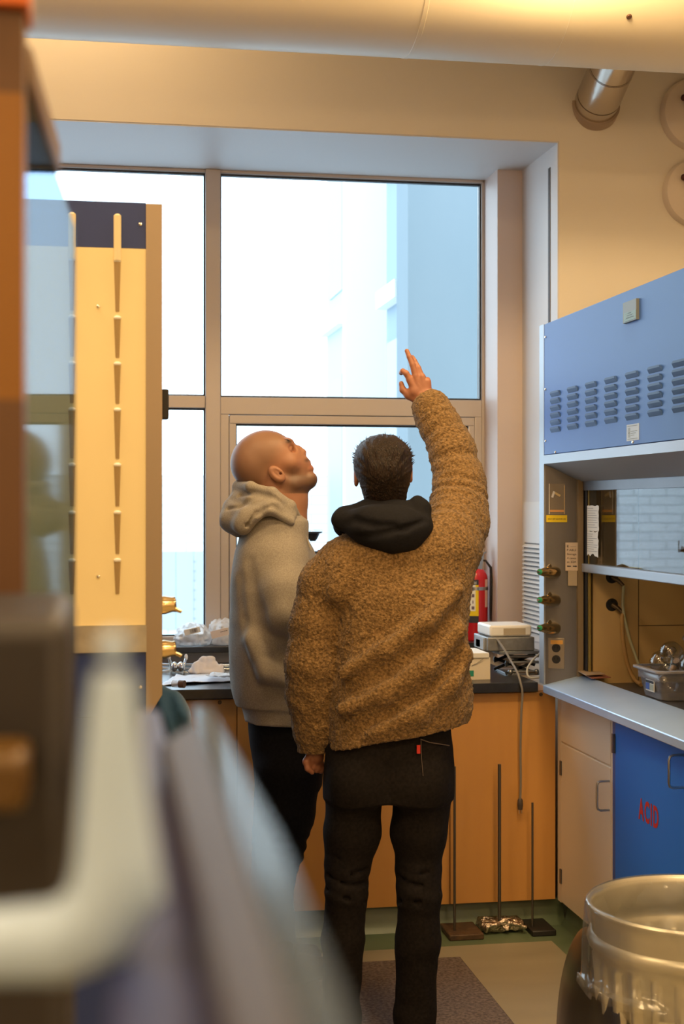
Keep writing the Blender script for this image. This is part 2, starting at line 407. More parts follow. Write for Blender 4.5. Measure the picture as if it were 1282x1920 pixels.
m.prism([(1.76, 3.2, 0), (1.80, 3.2, 0), (1.80, 3.2, 0.09), (1.79, 3.2, 0.09), (1.78, 3.2, 0.02)], (0, 2.1, 0))
struct(m.build('trim_1', GREENF), 'green sheet flooring border with a coved skirting')
struct(MB().box(XW, XE, -2.6, 6.6, 4.0, 4.1).build('ceiling', CEIL))
struct(MB().box(XW - 0.1, XW, -2.6, 6.6, 0, 4.0).build('wall_left', PAINT))
struct(MB().box(XE, XE + 0.1, -2.6, 6.6, 0, 4.0).build('wall_right', PAINT))
struct(MB().box(XW, XE, -2.7, -2.6, 0, 4.0).build('wall_front', PAINT))
m = MB().box(XW, XE, YW0, YWIN + 0.08, ZT, 4.0).box(XR, XE, YW0, YWIN + 0.08, 0, ZT).box(XW, XL, YW0, YWIN + 0.08, 0, ZT).box(XL, XR, 6.16, YWIN + 0.08, 0, 0.98)
struct(m.build('wall_back', PAINT))
m = MB().box(XL, XR, YW0 + 0.002, YWIN + 0.02, ZT - 0.006, ZT).box(XR - 0.006, XR, YW0 + 0.002, YC, 0.94, ZT - 0.006)
m.box(XL, XL + 0.006, YW0 + 0.002, YWIN, 0.94, ZT - 0.006)
struct(m.build('trim_2', REVEAL), 'grey painted lining of the deep window recess')
struct(MB().box(XC0, XR - 0.006, YC, YWIN + 0.05, 0.94, ZT - 0.006).build('trim_3', mat('column_paint', (0.60, 0.50, 0.46), 0.5)), 'boxed column beside the window')
m = MB(); ys = onX(1030, 315, XR - 0.006); m.box(XR - 0.0085, XR - 0.006, ys[1] - 0.012, ys[1] + 0.012, 1.2, ys[2])
struct(m.build('trim_4', mat('slot_dark', (0.05, 0.03, 0.02), 0.6)), 'dark blind slot in the window recess')
# return air panel with louvres in the recess
ya, yb = onX(984, 1015, XR - 0.006)[1], onX(1016, 1015, XR - 0.006)[1]
VW = mat('vent_white', (0.70, 0.68, 0.66), 0.45)
v = thing('air_vent', 'off-white louvred air grille low in the window recess behind the fume hood', 'vent', (XR - 0.01, ya, 1.03))
MB().box(XR - 0.012, XR - 0.006, yb - 0.02, ya + 0.01, 1.03, 1.06).box(XR - 0.012, XR - 0.006, yb - 0.02, ya + 0.01, 1.445, 1.62).box(XR - 0.012, XR - 0.006, ya - 0.006, ya + 0.01, 1.06, 1.445).build('frame', VW, v)
MB().box(XR - 0.008, XR - 0.006, yb - 0.02, ya - 0.006, 1.06, 1.445).build('backing', mat('vent_dark', (0.16, 0.15, 0.14), 0.6), v)
s0 = None
for i in range(20):
    z = 1.068 + i * 0.0188
    if s0 is None:
        s0 = MB().prism([(XR - 0.008, yb - 0.02, z + 0.010), (XR - 0.022, yb - 0.02, z), (XR - 0.022, yb - 0.02, z + 0.003), (XR - 0.008, yb - 0.02, z + 0.0135)], (0, ya - yb + 0.014, 0)).build('slat', VW, v)
    else:
        s = s0.copy(); COL.objects.link(s); s.location = (s0.location.x, s0.location.y, s0.location.z + i * 0.0188)

# window
def wx(px): return onY(px, 900, YWIN)[0]
def wz(px, py): return onY(px, py, YWIN)[2]
zu = wz(384, 743); zl = wz(384, 766); zb = wz(384, 1188); zs = 1.008; ztp = ZT - 0.02
xm0, xm1 = wx(384), wx(412); xr = XC0; x28, x41 = wx(428), wx(441); x75, x87 = wx(875), wx(887); x901 = wx(900)
w = bpy.data.objects.new('window_1', None); COL.objects.link(w); w.location = (0, YWIN, zs); struct(w, 'large fixed upper panes over lower panes in a grey-beige metal frame')
yf0, yf1 = YWIN - 0.03, YWIN + 0.05
fr = MB()
fr.box(XL, xm0, yf0, yf1, ztp, ZT - 0.006).box(xm1, xr, yf0, yf1, ztp, ZT - 0.006)
fr.box(xm0, xm1, yf0 - 0.01, yf1, zs, ZT - 0.006)
fr.box(XL, xm0, yf0, yf1, zl, zu)
fr.box(xm1, x901, yf0, yf1, wz(640, 780), zu - 0.004)
fr.box(xm1, x28, yf0, yf1, zs, wz(640, 780)).box(x87, x901, yf0, yf1, zs, wz(640, 780)).box(x28, x87, yf0, yf1, zs, zs + 0.03)
fr.box(x901, xr, yf0, yf1, zs, ZT - 0.006).box(XL, xm0, yf0, yf1, zs, zb - 0.008).box(XL, XL + 0.04, yf0, yf1, zs, ZT)
fr.build('frame', ALU, w, bevel=0.003)
zi1, zi0 = wz(640, 797), zs + 0.065
sf = MB().box(x28 + .003, x87 - .003, yf0 - 0.004, yf1 - 0.02, zi1, wz(640, 780) - 0.003).box(x28 + .003, x41, yf0 - 0.004, yf1 - 0.02, zs + 0.03, zi1).box(x75, x87 - .003, yf0 - 0.004, yf1 - 0.02, zs + 0.03, zi1).box(x41, x75, yf0 - 0.004, yf1 - 0.02, zs + 0.03, zi0)
sf.build('sash', ALU, w, bevel=0.003)
def gasket(x0, x1, z0, z1, t=0.006):
    y0, y1 = YWIN - 0.012, YWIN + 0.012
    MB().box(x0, x0 + t, y0, y1, z0, z1).box(x1 - t, x1, y0, y1, z0, z1).box(x0 + t, x1 - t, y0, y1, z1 - t * 1.3, z1).box(x0 + t, x1 - t, y0, y1, z0, z0 + t).build('gasket', BLACKR, w)
    MB().box(x0 + t, x1 - t, YWIN - 0.002, YWIN + 0.002, z0 + t, z1 - t).build('glass_pane', PGLASS, w)
gasket(XL + .04, xm0, zu, ztp); gasket(xm1, x901, zu - .002, ztp); gasket(XL + .04, xm0, zb - .008, zl); gasket(x41, x75, zi0, zi1)
# sill ledge
struct(MB().box(XL, XC0, 6.09, YWIN - 0.025, 0.983, zs).build('trim_5', STONE, bevel=0.002), 'black stone ledge under the window')

# ------------------------------------------------------------------ outside
BRICK = bpy.data.materials.new('white_brick'); BRICK.use_nodes = True; nt = BRICK.node_tree; b = nt.nodes['Principled BSDF']; b.inputs['Roughness'].default_value = 0.8
tc = nt.nodes.new('ShaderNodeTexCoord'); mp = nt.nodes.new('ShaderNodeMapping'); mp.inputs['Rotation'].default_value = (math.pi / 2, 0, 0); mp.inputs['Scale'].default_value = (1, 1, 1)
bk = nt.nodes.new('ShaderNodeTexBrick'); bk.inputs['Color1'].default_value = (0.86, 0.88, 0.9, 1); bk.inputs['Color2'].default_value = (0.78, 0.80, 0.83, 1); bk.inputs['Mortar'].default_value = (0.60, 0.63, 0.66, 1)
bk.inputs['Scale'].default_value = 1; bk.inputs['Mortar Size'].default_value = 0.012; bk.inputs['Brick Width'].default_value = 0.40; bk.inputs['Row Height'].default_value = 0.105
nt.links.new(tc.outputs['Object'], mp.inputs[0]); nt.links.new(mp.outputs[0], bk.inputs[0]); nt.links.new(bk.outputs[0], b.inputs['Base Color'])
CONC = mat('concrete', (0.17, 0.225, 0.255), 0.85, var=(0.9, 0.3, (0.225, 0.27, 0.30)), bump=(8, 0.1, 0.01), stretch=(1, 1, 0.35))
FACB = mat('facade_blue', (0.25, 0.33, 0.40), 0.7); OWIN = mat('outdoor_window', (0.30, 0.38, 0.44), 0.4)
OWIN2 = mat('pale_window', (0.50, 0.55, 0.58), 0.5); PALE = mat('pale_facade', (0.85, 0.87, 0.88), 0.8)
o = thing('concrete_wall', 'weathered grey-blue concrete building wall seen through the right of the window', 'building', (3, 9, -3))
MB().box(1.975, 5.5, 9.0, 9.35, -3, 9).build('wall', CONC, o)
MB().box(2.05, 5.5, 9.35, 10.05, -3, 9).build('side_wall', FACB, o)
for z in (-1.1, 1.05, 3.0, 3.95):
    MB().box(1.97, 2.12, 9.40, 10.05, z, z + 0.12).build('window_sill', PALE, o)
for z in (-0.9, 1.3, 4.2):
    MB().box(2.03, 2.06, 9.46, 9.95, z, z + 1.45).build('window_glass', OWIN, o)
o = thing('building_bay', 'pale set-back building bay with bluish side windows behind the concrete wall', 'building', (2.3, 12, -3))
MB().box(2.0, 5.5, 11.5, 11.6, -3, 10).build('wall', PALE, o)
MB().box(2.03, 5.5, 11.6, 12.6, -3, 10).build('side_wall', mat('facade_pale', (.42, .50, .55), .7), o)
for z in (-1.2, 1.0, 3.1): MB().box(1.96, 2.1, 11.6, 12.6, z, z + 0.14).build('window_sill', PALE, o)
for z in (-0.9, 1.3, 3.4): MB().box(2.02, 2.04, 11.75, 12.4, z, z + 1.4).build('window_glass', OWIN, o)
o = thing('brick_building', 'white brick building across the yard seen through the left lower pane', 'building', (-2, 16, -3))
MB().box(-9, 3.2, 16, 18, -3, 1.95).build('wall', BRICK, o)
for z in (-0.9, 0.35):
    for px in (300, 333, 371):
        x = onY(px, 900, 16)[0]; MB().box(x - 0.02, x + 0.17, 15.97, 16.0, z - .1, z + 0.75).build('window_glass', OWIN2, o)
MB().box(-9, 3.2, 15.93, 16, 0.12, 0.17).build('ledge', PALE, o)
struct(MB().box(-30, 30, 6.6, 60, -3.2, -3.0).build('ground', mat('ground_grey', (0.5, 0.5, 0.5), 0.9)))

# ------------------------------------------------------------------ ceiling duct, pipe, wall caps, lamps
DY, DZ, DR = 4.75, 3.479, 0.35
d = thing('ventilation_duct', 'large beige painted round duct running along the ceiling', 'duct', (0.5, DY, DZ))
MB().lathe((XW + .01, DY, DZ), [(0.0, 0), (DR, 0), (DR, 2.785), (DR + .0015, 2.786), (DR + .0015, 2.80), (DR, 2.801), (DR, XE - XW - .02), (0, XE - XW - .02)], 96, (1, 0, 0)).build('casing', DUCTM, d)
# bolt on the duct under side
def duct_hit(px, py):
    a, b_ = ray(px); k = -(py - CY) / FPX
    A = b_ * b_ + k * k; B = 2 * (b_ * (0 - DY) + k * (CAMZ - DZ)); C_ = DY ** 2 + (CAMZ - DZ) ** 2 - DR ** 2
    dd = (-B - math.sqrt(B * B - 4 * A * C_)) / (2 * A); return Vector((a * dd, b_ * dd, CAMZ + k * dd))
p = duct_hit(1179, 31); nrm = (p - Vector((p.x, DY, DZ))).normalized()
MB().lathe(p - nrm * .001, [(0.0, .006), (0.007, .006), (0.0095, .003), (0.0095, 0)], 14, nrm).build('bolt', mat('rusty', (0.10, 0.045, 0.025), 0.6, 0.4), d)
sx = duct_hit(1060, 60).x
MB().lathe((sx, DY, DZ), [(DR + .0004, 0), (DR + .0012, .0005), (DR + .0004, .001)], 96, (1, 0, 0)).build('seam', mat('seam_light', (0.85, 0.8, 0.7), 0.5), d)
d = thing('exhaust_pipe', 'shiny metal exhaust pipe slanting from the wall up behind the duct', 'pipe', onY(1112, 205, YW0))
SHINY = mat('foil_pipe', (0.55, 0.50, 0.45), 0.22, 1.0, bump=(30, 0.15, 0.004))
a = Vector(onY(1116, 198, YW0 - 0.0)); b_ = Vector(W(1176, 60, 5.42)); dr = (b_ - a).normalized()
MB().tube([a - dr * 0.02, a + dr * 0.02, a + dr * 0.24, a + dr * 0.5], [.088, .090, .088, .088], 32).build('pipe', SHINY, d)
for t, rr in ((0.06, .0895), (0.245, .0895)):
    MB().tube([a + dr * t, a + dr * (t + .004)], rr + .001, 32, False).build('joint_ring', mat('sealant', (0.16, 0.10, 0.07), 0.6), d)
MB().tube([a - dr * .03, a + dr * 0.012], .099, 32).build('wall_flange', mat('flange', (0.42, 0.32, 0.24), 0.5, .4), d)
CAPM = mat('cap_paint', (0.66, 0.56, 0.46), 0.5)
RUST = mat('rust_clamp', (0.09, 0.03, 0.025), 0.5, 0.4)
for i, (py, R, lab) in enumerate(((215, .150, 'round beige wall cap with rusty clamps, upper one next to the duct'), (362, .140, 'round beige wall cap with rusty clamps, lower one above the fume hood'))):
    c = Vector(onY(1303, py, YW0 - 0.01)); o = thing('wall_cap', lab, 'duct cap', c, 'round caps on the back wall')
    MB().lathe(c, [(R, -.02), (R, 0.012), (R * .95, 0.03), (R * .7, 0.05), (R * .3, .062), (0, .064)], 48, (0, -1, 0)).build('disc', CAPM, o)
    for sx_ in (-.068, .068):
        k = MB(); q = c + Vector((sx_, -.075, .045))
        k.sphere(q + Vector((-.012, 0, .0)), .014, 12).sphere(q + Vector((.008, 0, .022)), .010, 10, (.8, .8, 1.3)).sphere(q + Vector((.004, 0, -.022)), .011, 10, (.8, .8, 1.2)).tube([q + Vector((.006, 0, -.02)), q + Vector((.01, .02, 0)), q + Vector((.006, 0, .02))], .004, 8)
        k.build('clamp', RUST, o)
LE = mat('lamp_diffuser', (1, 0.9, 0.7), 0.5, emit=((1.0, 0.75, 0.42), 3.0))
for i, (x, y, z, pw) in enumerate(LAMPS):
    pos = ('nearest the camera on the left', 'nearest the camera on the right', 'farther from the camera on the left', 'farther from the camera on the right', 'added behind the duct to light the upper wall')[i]
    o = thing('ceiling_lamp', 'warm ceiling light panel, ' + pos, 'lamp', (x, y, 3.96), 'ceiling light panels')
    MB().box(x - .5, x + .5, y - .3, y + .3, 3.965, 4.0).build('housing', WHITEP, o)
    MB().box(x - .47, x + .47, y - .27, y + .27, 3.955, 3.965).build('diffuser', LE, o)
for i, (x, y, z, pw) in enumerate(FILL_LAMPS):
    o = thing('pendant_lamp', 'unseen warm fill lamp added behind the camera, ' + ('left one', 'right one')[i], 'lamp', (x, y, 4.0), 'added fill lamps behind the camera')
    MB().tube([(x, y, z + .22), (x, y, 4.0)], .006, 8).build('cable', BLACKR, o)
    MB().lathe((x, y, z), [(.05, .2), (.06, .17), (.06, .165), (.05, .165)], 20).build('cap', WHITEP, o)
# warm lamp just in front of the duct at the right
LX, LY, LZ = 1.46, 4.13, 3.40
l = bpy.data.lights.new('pendant_light', 'POINT'); l.energy = 32; l.color = (1.0, 0.72, 0.36); l.shadow_soft_size = 0.09
lo = bpy.data.objects.new('pendant_light', l); lo.location = (LX, LY, LZ); COL.objects.link(lo)
o = thing('pendant_lamp', 'warm round lamp hanging from the ceiling in front of the duct', 'lamp', (LX, LY, 3.9))
MB().lathe((LX, LY, LZ + .10), [(.11, 0), (.05, .08), (.02, .12), (.02, .50)], 24).build('shade', WHITEP, o)
# ------------------------------------------------------------------ wall bench
ZC = 0.935
o = thing('worktop', 'black laboratory worktop under the window', 'worktop', (0.5, 5.7, ZC))
XHF = 1.66
m = MB().box(-0.9, XHF - 0.004, 5.25, 6.15, 0.898, ZC); m.build('slab', STONE, o, bevel=0.003)
YF = 5.28
edges = [onY(px, 1500, YF)[0] for px in (444, 640, 848)]
xs = [-0.7, edges[0], edges[1], 1.735]
CL = ['orange wooden base cabinet under the worktop at the left end', 'orange wooden base cabinet behind the two men', 'orange wooden base cabinet with lab rods leaning in front']
SCREW = mat('screw_dark', (0.12, 0.09, 0.06), 0.4, 0.8)
for i in range(3):
    x0, x1 = xs[i], xs[i + 1]
    c = thing('base_cabinet', CL[i], 'cabinet', ((x0 + x1) / 2, 5.5, 0), 'orange wooden base cabinets')
    MB().box(x0 + .001, x1 - .001, YF + .02, 6.1, 0.10, 0.897).build('body', OAK, c)
    mid = (x0 + x1) / 2
    pl = [(x0, mid), (mid, x1)] if i == 2 else [(x0, x1)]
    for (p0, p1) in pl:
        MB().box(p0 + .0015, p1 - .0015, YF, YF + .018, 0.102, 0.893).build('panel', OAK, c, bevel=0.001)
    MB().box(x0 + .001, x1 - .001, YF + .09, YF + .11, 0.0, 0.10).build('toe_kick', DARK, c)
    for (px, py) in ([(412, 1317)], [], [(1014, 1302)])[i]:
        q = onY(px, py, YF); MB().lathe(q, [(0, .004), (.006, .003), (.0075, 0)], 12, (0, -1, 0)).build('screw', SCREW, c)

# retort stands
RODM = mat('rod_steel', (0.16, 0.14, 0.12), 0.4, 0.8)
RUSTB = mat('rusty_base', (0.085, 0.05, 0.03), 0.6, 0.3, var=(30, .2, (.16, .09, .045)), bump=(60, .5, .004))
FOIL = mat('foil', (0.75, 0.62, 0.50), 0.28, 1.0, bump=(45, 1.0, 0.02))
BLKB = mat('black_base', (0.02, 0.017, 0.015), 0.5)
ST = [(852, 1437, 'tall grey lab stand rod with a rusty foot, nearest the legs', RUSTB, 830, 893, .005),
      (936, 1433, 'tall grey lab stand rod whose foot is wrapped in foil', FOIL, 897, 978, .0065),
      (998, 1505, 'short thin lab stand rod on a flat black foot near the corner', BLKB, 982, 1026, .0042),
      (483, 1437, 'grey lab stand rod mostly hidden behind the hooded man', RUSTB, 462, 515, .005)]
for (px, py, lab, bm_, b0, b1, rr) in ST:
    Y = 5.215; top = onY(px, py, Y); x = top[0]
    o = thing('lab_stand', lab, 'lab stand', (x, Y, 0), 'lab stands on the floor')
    x0, x1 = onY(b0, 1700, Y + .05)[0], onY(b1, 1700, Y + .05)[0]
    if bm_ is FOIL:
        g = G((x0 - .03, Y - .09, -.01), (x1 + .03, Y + .19, .08), .004)
        g.cap((x0 + .02, Y + .05, .022), (x1 - .02, Y + .05, .024), .02, k=.01, flat=((0, 1, 0), 3.2)).cap((x0 + .02, Y - .01, .035), ((x0 + x1) / 2, Y + .0, .045), .008, k=.01).cap((x1 - .01, Y - .02, .03), ((x0 + x1) / 2, Y + .0, .045), .008, k=.01)
        g.bump(lambda x, y, z: .006 * vnoise(x * 50, y * 50, z * 50)); g.plane((0, 0, .001), (0, 0, -1))
        sdf_build('foot', [g], FOIL, o, tocam=False)
    else: MB().box(x0, x1, Y - .06, Y + .14, 0, .022).build('foot', bm_, o, bevel=.004)
    MB().tube([(x, Y, .02), (x, Y, top[2])], rr, 12).build('rod', RODM, o)
struct
# floor mat
MATM = mat('mat_rubber', (0.085, 0.06, 0.05), 0.7, var=(90, 0.12, (0.20, 0.15, 0.12)), bump=(120, .5, .003))
q0 = onZ(855, 1793, .012); q1 = onZ(962, 1915, .012)
m = MB(); m.box(-0.15, q0[0] + .015, 3.3, q0[1], 0, .012)
tag(m.build('floor_mat', MATM, None, bevel=.006), 'dark speckled rubber mat under the man in fleece', 'mat')

# ------------------------------------------------------------------ right fume hood
XF = 1.66; YE = 5.19; YN = 3.45; XB = 2.5
zt, zb1, zb2 = 2.283, 1.794, 1.760
h = thing('fume_hood', 'large blue and stainless fume hood on the right with a half-open sash', 'fume hood', (2.0, 4.3, .93))
MB().box(XF, XF + .02, YN, YE, zb1, zt).build('front_panel', BLUEP, h, bevel=.002)
MB().box(XF + .02, XB, YN, YE - .001, zb2 + .02, zt - .004).build('canopy', STEELD, h)
m = MB().box(XF - .002, XF + .02, YN, YE, zb2, zb1 - .002)
m.prism([(XF, YN, zb2), (XF + .02, YN, zb2), (1.79, YN, 1.698), (1.785, YN, 1.694)], (0, YE - YN, 0)); m.build('lower_lip', STEELM, h)
MB().box(1.79, 1.81, YN, 5.15, 1.66, 1.70).build('sash_header', STEELD, h)
# end post
MB().box(XF - .001, XF + .02, YE, YE + .055, 0.935, zt + .001).build('edge_strip', STEELM, h)
m = MB().prism([(XF, YE + .002, .935), (XF, YE + .05, .935), (XB, YE + .05, .935), (XB, YE - .01, .935), (1.80, YE - .04, .935), (1.775, YE - .045, .935)], (0, 0, zt - .94))
m.build('end_post', STEELD, h, bevel=.001)
MB().box(1.772, 1.792, 5.128, 5.15, .95, 1.70).build('jamb_strip', mat('jamb_strip', (.30, .22, .13), .5, .3), h)
MB().box(1.796, 1.812, 5.10, 5.128, .95, 1.70).build('sash_track', BLACKR, h)
MB().box(1.800, 1.806, 5.085, 5.10, .95, 1.70).build('track_strip', mat('gold_strip', (.50, .36, .10), .35, .6), h)
# interior
yi = 5.10
m = MB().box(1.82, XB, yi, yi + .02, .93, 2.2); m.build('end_liner', LINER, h)
m = MB().box(1.995, 1.998, yi - .0015, yi, .93, 2.2).box(1.998, XB, yi - .0015, yi, 1.155, 1.158); m.build('liner_seam', mat('seam_dark', (.12, .08, .04), .7), h)
MB().box(XB - .02, XB, YN, yi, .93, 2.2).build('back_liner', LINER, h)
MB().box(1.80, XB - .02, YN, yi, .925, .945).build('work_surface', STEELD, h)
MB().box(1.83, XB, YN, YN + .05, .93, 2.2).build('near_liner', LINER, h)
MB().box(1.80, XB, YN - .02, YN - .001, .90, zt - .005).build('near_end_panel', STEELD, h)
m = MB().prism([(1.657, YN, .902), (1.657, YN, .931), (1.786, YN, .971), (1.80, YN, .971), (1.80, YN, .902)], (0, 5.195 - YN, 0)); m.build('airfoil_sill', SILLM, h, bevel=.003)
# sash
sa = MB().box(1.802, 1.808, YN + .05, 5.09, 1.385, 1.68).build('sash', SASHG, h)
MB().box(1.785, 1.812, YN + .05, 5.13, 1.357, 1.389).build('sash_rail', STEELM, sa, bevel=.003)
MB().box(1.799, 1.802, 5.01, 5.085, 1.39, 1.68).build('sash_edge', glassmat('sash_edge_film', .02, (.55, .5, .42), fresnel=False, diffuse=.15, dcol=(.3, .25, .18)), sa)
# papers taped on sash
def paper_on_sash(name, lab, pxs, pys, seed, rag=.004):
    r = random.Random(seed); x = 1.7965
    y1, z1 = onX(pxs[0], pys[0], x)[1:]; y0, z0 = onX(pxs[1], pys[1], x)[1:]
    P = []
    n = 8
    for i in range(n + 1): P.append((x, y1 + (y0 - y1) * i / n, z1 + r.uniform(-1, 1) * rag * .5))
    for i in range(1, n): P.append((x, y0 + r.uniform(-1, 1) * rag, z1 + (z0 - z1) * i / n))
    for i in range(n + 1): P.append((x, y0 + (y1 - y0) * i / n, z0 + r.uniform(-1, 1) * rag))
    o = thing(name, lab, 'paper', (x, (y0 + y1) / 2, z0))
    MB().prism(P, (.0006, 0, 0)).build('sheet', PAPER, o)
    m = MB(); k = 9
    for i in range(k):
        z = z1 - (z1 - z0) * (i + 1.2) / (k + 2); ln = r.uniform(.45, .85)
        m.box(x - .0006, x - .0002, y1 + (y0 - y1) * (.1 + ln), y1 + (y0 - y1) * .12, z - .0008, z + .0008)
    m.build('print', mat('faint_ink', (.3, .3, .32), .7), o)
paper_on_sash('paper_note', 'curled white printed sheet taped on the sash glass, upper of two', (1099, 1122), (948, 997), 3)
paper_on_sash('paper_note', 'torn white printed sheet taped low on the sash glass', (1097, 1121), (996, 1042), 5, .007)
# grommets and hoses
BLKG = mat('black_grommet', (.012, .012, .014), .45)
cock = []
for i, (px, py) in enumerate(((1147, 1082), (1147, 1134))):
    c = Vector(onY(px, py, yi)); MB().lathe(c, [(0, .012), (.011, .012), (.013, .004), (.022, .004), (.024, 0)], 24, (0, -1, 0)).build('grommet', BLKG, h)
    cock.append(c)
    MB().tube([c + Vector((0, -.01, 0)), c + Vector((.012, -.035, -.012)), c + Vector((.03, -.04, -.03))], [.009, .008, .006], 12).build('gas_cock', mat('dark_brass', (.15, .11, .07), .4, .8), h)
def hose(name, lab, pts, r, mt):
    P = [Vector(p) for p in pts]; out = []
    for i in range(len(P) - 1):
        p0, p1, p2, p3 = P[max(i - 1, 0)], P[i], P[i + 1], P[min(i + 2, len(P) - 1)]
        for k in range(8):
            t = k / 8; out.append(.5 * ((2 * p1) + (-p0 + p2) * t + (2 * p0 - 5 * p1 + 4 * p2 - p3) * t * t + (-p0 + 3 * p1 - 3 * p2 + p3) * t ** 3))
    out.append(P[-1]); return tag(MB().tube(out, r, 10).build(name, mt), lab, 'hose' if 'hose' in name else 'cord')
yq = yi - .045
hose('rubber_hose', 'pale green rubber hose hanging from the upper outlet inside the hood', [cock[0] + Vector((.03, -.04, -.03)), onY(1168, 1140, yq), onY(1178, 1190, yq), onY(1190, 1226, yq - .01), onY(1203, 1256, yq - .03), (2.02, yq - .08, .96)], .0055, mat('hose_green', (.42, .42, .28), .5))
hose('rubber_hose', 'brown rubber hose hanging from the lower outlet inside the hood', [cock[1] + Vector((.03, -.04, -.03)), onY(1166, 1160, yq), onY(1168, 1200, yq), onY(1176, 1245, yq), onY(1188, 1272, yq - .02), (1.95, yq - .10, .955)], .0075, mat('hose_brown', (.42, .25, .09), .5))
# louvers on the blue panel
cols_px = [1042, 1074.5, 1109, 1146, 1186, 1229, 1276]
ylist = [onX(p, 750, XF)[1] for p in cols_px]; zl0 = onX(1042, 738, XF)[2]; dzl = .0262
lw, lh = .105, .0195
m = MB(); y0, z0 = ylist[0], zl0
R_ = []   # louver hood shape: rounded top, flat open bottom
prof = [(-lw / 2, -lh / 2), (-lw / 2 + .004, lh / 2 - .006), (-lw / 2 + .014, lh / 2), (lw / 2 - .014, lh / 2), (lw / 2 - .004, lh / 2 - .006), (lw / 2, -lh / 2)]
base = [(XF - .0005, y0 + a, z0 + b_) for a, b_ in prof]; frt = [(XF - .008, y0 + a * .93, z0 + lh / 2 - (lh / 2 - b_) * .35) for a, b_ in prof]
m.v = base + frt; m.f = [(i, i + 1, i + 7, i + 6) for i in range(5)] + [(6, 7, 8, 9, 10, 11), (5, 4, 3, 2, 1, 0), (0, 6, 11, 5)]
l0 = m.build('louver', BLUEL, h, ang=30)
for ci, y in enumerate(ylist):
    for k in range(6):
        if ci == 0 and k == 0: continue
        c = l0.copy(); COL.objects.link(c); c.location = Vector((0, y - y0, -k * dzl))
# plates and stickers
def plate_x(name, px0, px1, py0, py1, x, th, mt, parent, bev=0):
    """rectangle lying on a plane X=x"""
    y1 = onX(px0, (py0 + py1) / 2, x)[1]; y0 = onX(px1, (py0 + py1) / 2, x)[1]; pm = (px0 + px1) / 2
    z1 = onX(pm, py0, x)[2]; z0 = onX(pm, py1, x)[2]
    return MB().box(x - th, x, y0, y1, z0, z1).build(name, mt, parent, bevel=bev), (y0, y1, z0, z1)
_, (a0, a1, c0, c1) = plate_x('name_plate', 1173, 1198, 564, 603, XF, .010, mat('plate_grey', (.17, .19, .18), .5, .2), h)
MB().box(XF - .011, XF - .010, a0, a1 - .01, c0 + .003, (c0 + c1) / 2 - .002).build('plate_card', mat('plate_green', (.16, .26, .25), .5), h)
m = MB()
for k in range(3): m.box(XF - .0114, XF - .011, a0 + .02 + .01 * k, a1 - .03 - .008 * k, c0 + .012 + k * .007, c0 + .0145 + k * .007)
m.build('plate_print', mat('grey_ink', (.12, .18, .2), .6), h)
_, (a0, a1, c0, c1) = plate_x('sticker', 1175, 1198, 795, 826, XF, .0012, mat('sticker_white', (.50, .60, .72), .6), h)
m = MB(); x = XF - .0016; wy = a1 - a0; hz = c1 - c0
m.box(x, x + .0003, a0 + .1 * wy, a1 - .08 * wy, c1 - .12 * hz, c1 - .09 * hz).box(x, x + .0003, a0 + .1 * wy, a1 - .08 * wy, c0 + .10 * hz, c0 + .13 * hz)
m.box(x, x + .0003, a1 - .16 * wy, a1 - .12 * wy, c0 + .2 * hz, c0 + .8 * hz).box(x, x + .0003, a1 - .28 * wy, a1 - .24 * wy, c0 + .2 * hz, c0 + .8 * hz).box(x, x + .0003, a1 - .26 * wy, a1 - .14 * wy, c0 + .46 * hz, c0 + .5 * hz)
for k in range(3): m.box(x, x + .0003, a0 + (.12 + .12 * k) * wy, a1 - .34 * wy, c0 + (.55 - .12 * k) * hz, c0 + (.58 - .12 * k) * hz)
m.build('sticker_print', mat('grey_ink2', (.2, .24, .22), .6), h)
for (px, py) in ((1022.5, 632), (1022.5, 730), (1022.5, 827), (1186, 829), (1041, 848)):
    q = onX(px, py, XF); MB().lathe(q, [(0, .004), (.004, .003), (.0055, 0)], 10, (-1, 0, 0)).build('screw', CHROME, h)
# things on the post face (a plane tilted slightly)
pA = np.array((XF, YE + .002)); pB = np.array((1.775, YE - .045)); pr = (pB - pA) / np.linalg.norm(pB - pA); pn = np.array((pr[1], -pr[0]))
if pn[1] > 0: pn = -pn
def post(px, py):
    a, b_ = ray(px); # intersect ray with the post face
    A = np.array([[a, -pr[0]], [b_, -pr[1]]]); s_ = np.linalg.solve(A, pA); d_ = s_[0]
    return np.array((a * d_, b_ * d_, CAMZ - (py - CY) / FPX * d_))
PR = np.array((pr[0], pr[1], 0)); PN = np.array((pn[0], pn[1], 0)); UP = np.array((0, 0, 1.))
def post_plate(name, x0, x1, y0, y1, th, mt, parent, lift=0, bev=0):
    a = post(x0, y0); b_ = post(x1, y1); c = (a + b_) / 2 + PN * (th / 2 + lift)
    return MB().obox(c, PR, PN, UP, np.linalg.norm((b_ - a)[:2]) / 2, th / 2, abs(a[2] - b_[2]) / 2).build(name, mt, parent, bevel=bev)
o = post_plate('outlet_plate', 1027.5, 1058, 1196, 1254, .003, mat('plate_steel', (.36, .32, .28), .35, .8), h, bev=.001)
post_plate('outlet_sticker', 1032, 1055, 1200, 1208, .001, mat('orange_sticker', (.75, .38, .08), .5), h, .003)
for py in (1215, 1236):
    c = post(1042.5, py) + PN * .003
    s_ = MB().lathe(c, [(0, .004), (.0145, .004), (.016, 0)], 20, PN).build('socket', BLKG, h)
    m = MB()
    for s in (-1, 1): m.obox(c + PN * .0045 + PR * s * .006 + UP * .003, PR, PN, UP, .0012, .0006, .004)
    m.build('slot', mat('slot_black', (0, 0, 0), .8), s_)
